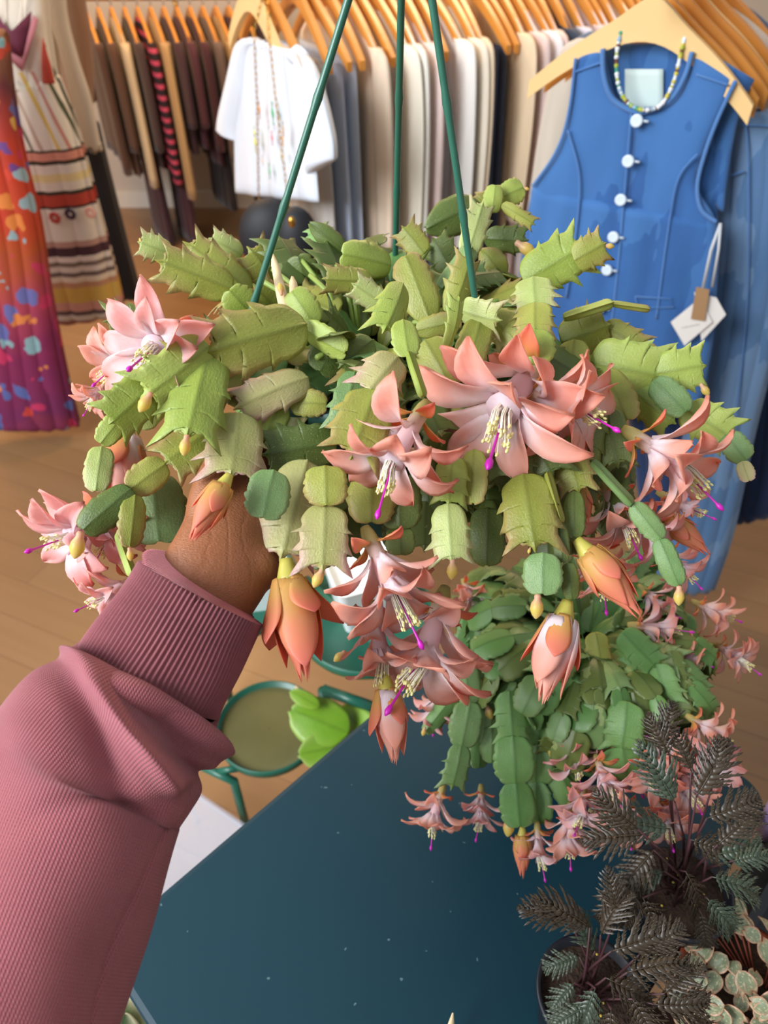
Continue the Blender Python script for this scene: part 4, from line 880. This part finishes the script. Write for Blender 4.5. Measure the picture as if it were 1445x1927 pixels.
prow(b, [((545,98),(562,100)),((562,110),(585,130)),((575,170),(606,185)),((580,240),(625,262)),((578,330),(628,300))], ts_c+n1*.003, n1, .04, 10, 1, .003, 6)
tshirt = tag(b.build('tshirt', fabric('white cotton', 'dbe3ee', .04)), 'white short sleeved t-shirt with small colourful motifs at the rack end', 'clothing')
for (u, v, r_, colr) in ((488,207,7,'e08a3a'),(513,213,9,'3fae74'),(480,268,9,'dfe04a'),(479,250,6,'dfe04a'),(512,260,6,'e2465a'),(533,243,6,'e0b05a'),(532,262,6,'e0a85a'),(505,235,4,'b9a8b0'),(507,322,7,'5fc287'),(529,292,5,'e3d86a'),(494,302,5,'e5b98a')):
    c = H(u, v, ts_c+n1*.034, n1); b = MB(); a1 = AX; rr_ = r_*3.0/F
    G = [[c+a1*rr_*q*cos(t*2.4)*.8+Vector((0, 0, 1))*rr_*(t)*1.2 for q in (-.6, 0, .6)] for t in (-1, -.5, 0, .5, 1)]
    b.sheet(G, .002); o = b.build('printed_motif', simple('print '+colr, colr, None, rough=.8), tshirt)
# chain bag hanging from the t-shirt hanger
b = MB()
def chain(b, pts, r=.0035, step=.012):
    L = [Vector(p) for p in pts]; acc = 0
    for a, c in zip(L[:-1], L[1:]):
        n = max(1, int((c-a).length/step))
        for i in range(n):
            p = a.lerp(c, i/n); d = (c-a).normalized(); sd = d.orthogonal().normalized() if i % 2 else d.cross(d.orthogonal()).normalized()
            pts_ = [p+d*step*.75*cos(t*pi/4)+sd*r*sin(t*pi/4) for t in range(9)]; b.tube(pts_, .0009, 4, False)
o1 = ts_c+n1*.045
bag = empty('chain_bag', H(525, 440, o1, n1), 'round black bag on a long gold chain hanging below the white t-shirt', 'bag')
chain(b, [H(497, -20, ts_c+n1*.01, n1), H(478, 60, o1, n1), H(484, 200, o1, n1), H(487, 385, o1, n1)]); chain(b, [H(500, -20, ts_c+n1*.01, n1), H(508, 80, o1, n1), H(518, 180, o1, n1), H(545, 400, o1, n1)])
local(b.build('chain_strap', M['gold']), bag)
b = MB(); c = H(512, 448, o1, n1); b.ball(c, .10, 28, 18, (.85, .55, 1.0)); local(b.build('body', M['black']), bag)
b = MB(); c = H(560, 455, o1, n1); b.ball(c, .085, 24, 14, (.6, .5, .95)); local(b.build('flap', M['black']), bag)
b = MB(); c = H(549, 418, o1+n1*.05, n1); b.ball(c, .012, 12, 8, (.7, .5, 1)); local(b.build('clasp', M['gold']), bag)
# ------------------------------------------------------------------ denim vest
VD = Vector((.885, -.465, 0)).normalized(); VN = Vector((-VD.y*-1*-1, 0, 0)); VN = Vector((-.465, -.885, 0)).normalized(); VO = Vector((.435, 1.385, 1.23))
def denim(name, c1, c2, fade=None):
    k = NM(name, .85); v = k.obj()
    c = k.mix(k.noise(1, 4, k.scalev(v, (22, 22, 5))), c1, c2); f = k.noise(1, 2, k.scalev(v, (900, 900, 250))); c = k.mix(k.math('MULTIPLY', f, .35), c, c2)
    if fade: c = k.mix(k.math('MULTIPLY', k.math('GREATER_THAN', k.noise(1, 4, k.scalev(v, (7, 7, 2.2))), .52), .45), c, fade)
    k.base(c); k.bump(k.noise(1, 2, k.scalev(v, (1200, 1200, 500))), .4, .0008); k.b.inputs['Sheen Weight'].default_value = .2; return k.m
M['denim'] = denim('blue denim', '1c4580', '3a70b0', '4a80bd'); M['denim_seam'] = denim('denim seam', '2f63a6', '5b8bc4'); M['denim_lt'] = denim('faded denim', '35608f', '6285ad', '7f9dbd'); M['denim_dk'] = denim('dark denim', '14284c', '223a66')
vest = empty('denim_vest', (.435, 1.385, .70), 'sleeveless blue denim vest with white buttons on the pale hanger at the right', 'clothing')
b = MB()
# two front halves, scooped neck and deep armholes, then the lower body
prow(b, [((1085,108),(1138,90)),((1078,140),(1145,135)),((1073,190),(1160,185)),((1062,250),(1196,208)),((1040,300),(1192,262)),((1002,350),(1186,330)),((998,400),(1178,400)),((994,450),(1170,450))], VO, VN, .022, 16, 1, .002, 2)
prow(b, [((1300,96),(1385,150)),((1290,150),(1370,185)),((1262,195),(1345,240)),((1196,208),(1325,290)),((1192,262),(1312,350)),((1186,330),(1340,400)),((1178,400),(1349,425)),((1170,450),(1350,450))], VO, VN, .022, 16, 1, .002, 4)
prow(b, [((1002,350),(1348,416)),((988,430),(1352,480)),((978,520),(1348,560)),((972,620),(1340,650)),((965,720),(1325,730)),((960,790),(1310,780))], VO, VN, .036, 36, 5, .006, 8)
local(b.build('front_panel', M['denim']), vest)
b = MB(); vb = VO-VN*.035
prow(b, [((1138,82),(1300,82)),((1120,110),(1330,120)),((1100,180),(1350,190)),((1080,260),(1350,290)),((1060,330),(1350,400)),((1000,440),(1350,480)),((985,700),(1330,730))], vb, VN, .008, 20, 2, .003, 9)
prow(b, [((1300,78),(1420,150)),((1330,120),(1400,190)),((1345,200),(1385,240)),((1340,300),(1370,330)),((1340,380),(1362,400))], vb, VN, .010, 8, 1, .002, 9)
local(b.build('back_panel', M['denim']), vest)
def seam(pts, r_=.0028, off=.014):
    b = MB(); ps = interp([tuple(H(u, v, VO+VN*off, VN)) for u, v in pts], len(pts)*6); b.tube([Vector(p) for p in ps], r_, 6); local(b.build('seam', M['denim_seam']), vest)
seam([(1134,92),(1136,140),(1150,182),(1178,204),(1205,212),(1238,204),(1268,180),(1290,140),(1302,98)], .0042)
seam([(1083,110),(1074,190),(1060,252),(1038,300),(1002,350)]); seam([(1384,152),(1350,225),(1326,290),(1312,350),(1320,395),(1348,418)], .0034)
seam([(1188,214),(1178,330),(1165,480),(1150,620),(1140,720)], .0022, .019); seam([(1068,245),(1090,330),(1085,430),(1065,560)], .002, .019); seam([(1312,290),(1275,340),(1255,450),(1235,600)], .002, .019); seam([(1083,135),(1130,118)], .002, .013); seam([(1310,140),(1370,160)], .002, .013)
b = MB(); q = [(1195,558),(1262,562),(1268,578),(1200,580)]; q.append(q[0])
b.tube([H(u, v, VO+VN*.022, VN) for u, v in q], .0013, 5); local(b.build('pocket_welt', M['denim_seam']), vest)
for (u, v) in ((1198,227),(1182,303),(1168,376),(1154,446),(1142,508),(1128,580),(1118,650)):
    c = H(u, v, VO+VN*.026, VN); b = MB(); r_ = 12*1.2/F
    b.lathe([(.0005, .0035), (r_*.6, .0028), (r_*.85, .004), (r_, .002), (r_, -.001), (.0005, -.002)], (0, 0, 0), 20); Mr = VN.to_track_quat('Z', 'Y').to_matrix().to_4x4(); Mr.translation = c; b.V = [Mr @ x for x in b.V]
    b.tube([c+VD*.004-VN*.003, c+VD*.019-VN*.003], .0022, 6)
    local(b.build('button', simple('pearl button', 'cfe0ee', 'e2eef6', 60, .3)), vest)
b = MB(); G = []
for i in range(7):
    v = 128+i*13; G.append([H(1176+(72)*j/6, v+2+(.0 if i < 6 else 10*(1-abs(j-3)/3)), vb+VN*.008, VN) for j in range(7)])
b.sheet(G, .002, None, 1); local(b.build('neck_label', simple('mint label card', 'd3e6e0', None, rough=.7)), vest)
# bead necklace draped over the vest hanger
import itertools
bn = empty('bead_necklace', H(1215, 205, VO+VN*.02, VN), 'short necklace of mixed white, green, yellow and brown beads round the vest neck', 'necklace')
pts = interp([tuple(H(u, v, VO+VN*off, VN)) for u, v, off in ((1168,62,.006),(1161,95,.012),(1160,130,.016),(1165,165,.02),(1178,190,.022),(1198,204,.024),(1220,207,.024),(1243,198,.022),(1260,172,.02),(1272,140,.018),(1280,105,.014),(1288,72,.006))], 74)
BCm = [simple('bead '+c, c, None, rough=.15) for c in ('e6ecee', 'a9b63a', '6d3a2a', 'dfe6ea', '3f9a80', 'c9bf4a', 'e6ecee', '8fb0c8')]
for i, p in enumerate(pts):
    b = MB(); b.ball(p, .0030 if i % 3 else .0038, 10, 8); local(b.build('bead', BCm[rnd.randrange(8)]), bn)
hc = H(1217, 45, VO, VN)-Vector((0, 0, 0)); hv = hanger(H(1222, 52, VO, VN)+Vector((0, 0, .0)), VD, HPme, 'pale wooden hanger with notched ends holding the denim vest', None, 1.0)
hanger(H(1222, 52, VO, VN)+Vector((0, 0, -.004))-VN*.05+VD*.008, VD, HVme, 'varnished hanger showing its shoulder just behind the vest hanger', None, .97)
# price tags on the vest armhole
tg = empty('swing_tags', H(1310, 590, VO+VN*.03, VN), 'white swing tags with a small kraft tag on a string at the vest armhole', 'price tag')
b = MB(); b.tube([H(1356, 420, VO+VN*.02, VN), H(1338, 470, VO+VN*.03, VN), H(1322, 545, VO+VN*.034, VN)], .0028, 6); b.tube([H(1356, 420, VO+VN*.02, VN), H(1352, 470, VO+VN*.03, VN), H(1340, 540, VO+VN*.03, VN)], .0024, 6); local(b.build('string', simple('string', 'c9ccd0', None)), tg)
def quad(n_, pts, off, m):
    b = MB(); q = [H(u, v, VO+VN*off, VN) for u, v in pts]; b.sheet([[q[0].lerp(q[1], s_) for s_ in (0, .5, 1)], [q[0].lerp(q[3], .5).lerp(q[1].lerp(q[2], .5), s_) for s_ in (0, .5, 1)], [q[3].lerp(q[2], s_) for s_ in (0, .5, 1)]], .0016, None, 1); return local(b.build(n_, m, None, False), tg)
card = simple('white card', 'e9e4de', None, rough=.7)
cardm = quad('card', [(1306,550),(1348,560),(1366,592),(1320,642)], .028, card)
quad('card', [(1262,606),(1318,560),(1340,606),(1288,650)], .033, card); quad('kraft_tag', [(1310,540),(1335,545),(1326,604),(1300,600)], .037, simple('kraft card', 'a5805a', None, rough=.8))
b = MB()
for i in range(7): p = H(1284+i*5, 618-i*1.0, VO+VN*.0345, VN); b.tube([p, p+Vector((.0015, 0, .0035 if i % 2 else .0025))], .0005, 4)
local(b.build('print', M['black']), tg)
# jeans behind the vest
def JN(off): return VO-VN*off
JS = [('wide_leg_jeans', [((1335,205),(1500,215)),((1338,300),(1520,300)),((1335,450),(1500,450)),((1318,620),(1470,620)),((1290,800),(1425,800)),((1240,1000),(1382,1000)),((1215,1110),(1345,1110))], .10, 'denim_lt', 'faded blue wide leg jeans hanging right behind the denim vest'),
      ('dark_jeans', [((1400,220),(1600,230)),((1410,500),(1600,500)),((1400,700),(1560,700)),((1385,900),(1520,890)),((1375,985),(1500,950))], .24, 'denim_dk', 'dark blue jeans at the right edge behind the faded wide leg pair'),
      ('indigo_jeans', [((1180,420),(1400,430)),((1170,620),(1400,620)),((1190,850),(1350,850)),((1210,1000),(1340,1000)),((1220,1095),(1330,1100))], .17, 'denim_dk', 'dark indigo jeans hanging low behind the vest and salmon flowers')]
for nm, rows, off, m, lab in JS:
    b = MB(); prow(b, rows, JN(off), VN, .045, 40, 6, .014, len(nm)); o = b.build(nm, M[m]); tag(o, lab, 'jeans')
    if nm == 'wide_leg_jeans':
        for pts in ([(1340,232),(1420,236),(1500,240)], [(1402,215),(1408,330),(1404,600),(1370,900)], [(1345,320),(1365,332),(1400,322)]):
            b = MB(); ps = interp([tuple(H(u, v, JN(off-.034), VN)) for u, v in pts], 20); b.tube([Vector(p) for p in ps], .0016, 5); b.build('seam', M['denim_seam'], o)
r2 = empty('side_clothes_rack', VO-VN*.4-Vector((0, 0, 1.23)), 'second brass clothes rack at the right with hangers one behind another', 'clothes rack')
rz = (H(1222, 52, VO, VN).z+.066)
b = MB(); v0 = VO+VN*.12; v0.z = rz; v1 = VO-VN*1.5; v1.z = rz; b.tube([v0, v1], .010, 10); local(b.build('rail', M['gold']), r2)
for e in (v0-VN*.02, v1+VN*.02):
    e = e if e is not v0 else e; b = MB(); b.tube([e, Vector((e.x+(.9 if e.y < 1.5 else 0), e.y, rz)), Vector((e.x+(.9 if e.y < 1.5 else 0), e.y, 0))], .010, 10); local(b.build('post', M['gold']), r2)
for i, (off, m_) in enumerate(((.10, HVme), (.15, HVme), (.195, HPme), (.24, HVme), (.29, HVme), (.345, HVme), (.40, HVme))):
    c = VO-VN*off+VD*(.01*(i % 2)); c.z = rz-.066
    hanger(c, VD, m_, ['varnished hanger first behind the vest pair, carrying the faded jeans', 'varnished hanger second behind the vest pair', 'pale hanger between the varnished ones right of the vest', 'varnished hanger carrying the dark jeans at the right', 'varnished hanger fifth back on the right rail', 'varnished hanger sixth back on the right rail', 'varnished hanger furthest back on the right rail'][i], 'hangers on the right rail')
for i, (off, c1, lab) in enumerate(((.33, 'cfc4b4', 'stone coloured top hanging behind the dark jeans on the right rail'), (.42, '5a6a80', 'slate blue top hanging furthest back on the right rail'))):
    c = VO-VN*off; c.z = rz-.078; tag(shirt(c, VD, .65, .2, .014, .5, 40+i).build('sweater', fabric('top '+c1, c1)), lab, 'clothing')
# ------------------------------------------------------------------ left foreground clothes
NL = Vector((.12, -1, 0)).normalized()
def stripes():
    k = NM('striped knit', .9); s = k.n('SeparateXYZ'); g = k.n('NewGeometry'); k.l(g.outputs['Position'], s.inputs[0]); x, z = s.outputs[0], s.outputs[2]
    t = k.math('DIVIDE', k.math('SUBTRACT', z, .28), .97)
    W_ = 'd9cdbb'; rows = [(0, '8a6a5c'), (.02, 'd8c9b6'), (.045, '9c6a5a'), (.065, 'cbb9a2'), (.085, '5f4a45'), (.10, 'c98f7a'), (.13, 'c9a04a'), (.185, 'b98560'), (.205, 'd8c4a8'), (.225, '6f5a52'), (.24, 'd3c2b0'), (.26, '7a6558'), (.275, 'd9c9b8'), (.295, '4a2a30'), (.325, 'b58a7a'), (.345, W_), (.45, '3a2620'), (.46, 'b0402e'), (.495, '3a3020'), (.505, W_), (.535, 'd9c48a'), (.555, W_), (.585, '3a3020'), (.595, 'd08a74'), (.62, '3a3020'), (.628, 'e2d8c6')]
    c = k.ramp(t, rows, 'CONSTANT')
    vx = k.math('FRACT', k.math('MULTIPLY', k.math('ADD', x, k.math('MULTIPLY', z, .22)), 7.5))
    vs = k.ramp(vx, [(0, 'e2d8c6'), (.16, 'd8b95e'), (.24, 'e2d8c6'), (.38, 'c98a78'), (.45, 'e2d8c6'), (.60, '4d5238'), (.66, 'e2d8c6'), (.82, 'b9a08a'), (.9, 'e2d8c6')], 'CONSTANT')
    up = k.math('GREATER_THAN', t, .628); up2 = k.math('LESS_THAN', t, .838)
    c = k.mix(k.math('MULTIPLY', up, up2), c, vs)
    k.base(c); k.bump(k.noise(700, 2, k.obj()), .3, .001); return k.m
dr = empty('striped_dress', H(90, 300, Vector((-1.0, 2.4, 1)), NL)-Vector((0, 0, .6)), 'cream sleeveless dress with red, mustard and black stripes at the upper left', 'dress')
DO = Vector((-1.0, 2.4, 1)); b = MB()
prow(b, [((-20,-60),(78,-60)),((-18,40),(88,60)),((-5,158),(104,158)),((12,160),(108,160)),((30,270),(150,270)),((55,400),(185,395)),((78,520),(215,500)),((98,608),(234,585))], DO, NL, .10, 56, 4, .022, 3, 60)
local(b.build('dress_body', stripes()), dr)
b = MB(); q = lambda u, v, o=.068: H(u, v, DO+NL*o, NL)
b.sheet([[q(-12,70), q(-4,90)], [q(42,112), q(42,135)], [q(62,28), q(72,38)]], .004, None, 1); local(b.build('neck_trim', simple('rose trim', 'b9737a', None, rough=.8)), dr)
b = MB(); b.sheet([[q(-12,20), q(20,60,.070), q(60,20)], [q(-5,60), q(32,86,.070), q(56,52)], [q(20,98), q(40,108,.070), q(46,100)]], .004, None, 1); local(b.build('neck_insert', simple('wine red insert', '5e1f33', '6d2940', 20, .8)), dr)
b = MB(); prow(b, [((80,70),(84,90)),((78,110),(95,120)),((80,157),(104,157))], DO+NL*.055, NL, .02, 6, 1, .001); local(b.build('side_panel', simple('brick red panel', 'b1402e', None, rough=.85)), dr)
for (u, v, c_) in ((103,410,'b03a2e'),(132,403,'3a2436'),(170,400,'d49a86')):
    b = MB(); c = q(u, v, .075)
    for k_ in range(8): a = k_*pi/4; b.ball(c+Vector((cos(a)*.012, 0, sin(a)*.012)), .007, 6, 4, (1, .4, 1))
    local(b.build('flower_motif', simple('motif '+c_, c_, None, rough=.9)), dr)
b = MB(); b.tube([q(2,-60), q(8,68), q(25,88), q(34,60), q(50,-60)], .0022, 6); b.tube([q(-4,-60), q(-6,60), q(24,95), q(40,50), q(44,-60)], .0016, 6)
tag(b.build('cord_necklace', simple('pale cord', 'e6d8c8', None)), 'pale layered cord necklace over the neckline of the striped dress', 'necklace')
CO = Vector((-1.0, 2.56, 1)); b = MB()
prow(b, [((80,-60),(120,-60)),((90,20),(128,30)),((115,110),(148,110)),((135,190),(172,185)),((158,270),(188,262)),((165,278),(192,270))], CO, NL, .05, 12, 1, .004, 3)
prow(b, [((40,-60),(105,-60)),((60,60),(108,60)),((90,200),(122,200)),((110,300),(130,300))], CO-NL*.02, NL, .04, 12, 1, .004, 3)
tag(b.build('cream_cardigan', fabric('cream knit', 'cfc3b2', .08)), 'cream knit cardigan with a long hanging sleeve between the striped dress and brown clothes', 'clothing')
b = MB(); TO = Vector((-1.0, 2.8, 1)); prow(b, [((90,-60),(150,-60)),((95,-10),(158,10)),((100,60),(167,60)),((115,130),(170,130)),((130,200),(166,200))], TO, NL, .14, 24, 2, .006, 2)
tag(b.build('tan_sweater', fabric('tan wool', '8f6a50', .1)), 'tan wool sweater with a rounded shoulder behind the cream cardigan', 'clothing')
b = MB(); prow(b, [((140,230),(185,230)),((150,300),(200,300)),((165,400),(225,400)),((185,480),(245,480)),((200,560),(268,560))], Vector((-1.0, 2.72, 1)), NL, .08, 20, 3, .01, 2)
tag(b.build('black_trousers', fabric('black wool', '151013', .1)), 'black long garment hanging behind the striped dress hem', 'clothing')
def floral():
    k = NM('floral silk', .55); v = k.obj(); s = k.n('SeparateXYZ'); g = k.n('NewGeometry'); k.l(g.outputs['Position'], s.inputs[0])
    vo = k.n('TexVoronoi'); vo.inputs['Scale'].default_value = 16; dv = k.n('VectorMath', operation='ADD'); k.l(v, dv.inputs[0]); ds = k.n('VectorMath', operation='SCALE'); ds.inputs['Scale'].default_value = .12; k.l(k.noise(9, 3, v, 'Color'), ds.inputs[0]); k.l(ds.outputs[0], dv.inputs[1]); k.l(dv.outputs[0], vo.inputs['Vector']); sx = k.n('SeparateColor'); k.l(vo.outputs['Color'], sx.inputs[0])
    t = k.math('ADD', k.math('DIVIDE', s.outputs[2], 1.3), k.math('MULTIPLY_ADD', k.noise(6, 3, v), .3, -.15))
    bg_ = k.ramp(t, [(0, '8a2c26'), (.10, '6a2050'), (.25, '7a1f4c'), (.38, 'a0384c'), (.5, 'a8481f'), (.66, 'b8351a'), (.85, '5f2426'), (1, '8a5a30')])
    pal = k.ramp(sx.outputs[0], [(0, '4a6aa8'), (.16, '7fb0b4'), (.3, 'd9823a'), (.46, 'c22f5a'), (.6, '4a3f86'), (.75, 'd8b050'), (.88, 'c83f2a')], 'CONSTANT')
    m_ = k.math('LESS_THAN', vo.outputs['Distance'], .42); c = k.mix(k.math('MULTIPLY', m_, k.math('MULTIPLY', k.math('GREATER_THAN', sx.outputs[1], .22), .8)), bg_, pal)
    k.base(c); return k.m
fm = floral(); FO = Vector((-1.0, 2.12, 1)); b = MB()
prow(b, [((-120,20),(10,60)),((-110,150),(22,180)),((-100,300),(45,300)),((-80,420),(75,420)),((-60,560),(95,550)),((-40,700),(125,700)),((-30,800),(150,800))], FO, NL, .09, 50, 6, .022, 3, 60)
tag(b.build('floral_dress', fm), 'orange, red and purple floral silk dress at the far left edge', 'dress')
b = MB(); b.tube([Vector((-2.6, 2.4, 1.42)), Vector((-.75, 2.4, 1.42))], .01, 10)
l3 = empty('left_clothes_rack', (-1.6, 2.4, 0), 'brass clothes rail at the upper left carrying the striped and floral dresses', 'clothes rack'); local(b.build('rail', M['gold']), l3)
b = MB(); b.tube([Vector((-2.58, 2.4, 1.42)), Vector((-2.58, 2.4, 0))], .01, 10); local(b.build('post', M['gold']), l3)
# ------------------------------------------------------------------ back rack with brown and wine clothes
BR = Vector((-1.36, 3.95, 1.0)); BD = Vector((1, .06, 0)).normalized(); BX = Vector((.42, -.9, 0)).normalized()
rb = empty('back_clothes_rack', (-1.0, 3.95, 0), 'brass clothes rail against the back wall with brown and wine coloured clothes', 'clothes rack')
b = MB(); b.tube([BR-BD*.3+Vector((0, 0, .066)), BR+BD*.95+Vector((0, 0, .066))], .011, 10); local(b.build('rail', M['gold']), rb)
for s_ in (-.27, .42, .92):
    b = MB(); b.tube([BR+BD*s_+Vector((0, .02, .066)), BR+BD*s_+Vector((0, .02, 0))], .011, 8); local(b.build('post', M['gold']), rb)
BG = [('brown ruffled', '4a2a18', .55, .60), ('chestnut ribbed', '52301c', .62, .5), ('cream cuffed', 'c9b08a', .5, .66), ('dark striped', '3a2420', .58, .5), ('black and pink striped', 'STR', .62, .66), ('tan long sleeved', 'b8925f', .48, .72),
      ('plum', '3c1c24', .52, .4), ('oxblood', '4d1c28', .5, .4), ('wine', '43131f', .58, .5), ('grey brown', '6a564c', .5, .55), ('sand', 'b5905c', .45, .50), ('burgundy', '4a1220', .55, .4), ('deep maroon', '3a1018', .62, .45), ('dark claret', '33101a', .60, .4)]
def strm():
    k = NM('pink striped knit', .9); g = k.n('NewGeometry'); s = k.n('SeparateXYZ'); k.l(g.outputs['Position'], s.inputs[0]); k.base(k.ramp(k.math('FRACT', k.math('MULTIPLY', s.outputs[2], 22)), [(0, '241016'), (.6, 'b83f58')], 'CONSTANT')); return k.m
prev = 'white wall side'
for i, (word, colr, L, sl_) in enumerate(BG):
    c = BR+BD*(.02+i*.058); hanger(c, BX, HBme, 'varnished wooden hanger carrying the %s top on the back rail' % word, 'wooden hangers on the back rail')
    o = shirt(c-Vector((0, 0, .012)), BX, L, .20, .02, sl_, 60+i, .012, 1.1).build('sweater', strm() if colr == 'STR' else fabric('back '+word, colr, .2))
    tag(o, '%s top on the back rail, right after the %s' % (word, prev), 'clothing', 'clothes on the back rack'); prev = word+' one' if i else 'brown ruffled one'
for i, (s_, L, colr, lab) in enumerate(((.17, .95, '3c1520', 'long wine red dress hanging below the brown tops on the back rail'), (.30, .95, '451722', 'long wine red skirt beside the wine dress on the back rail'), (.52, .78, '1a1215', 'black lace dress at the middle of the back rail'), (.74, .86, '2c0c14', 'long dark maroon dress at the right end of the back rail'))):
    c = BR+BD*s_-Vector((0, 0, .03)); tag(skirt(c, BX, L, .15, 90+i, .025, 1.3).build('long_dress', fabric('long '+colr, colr, .2)), lab, 'dress')
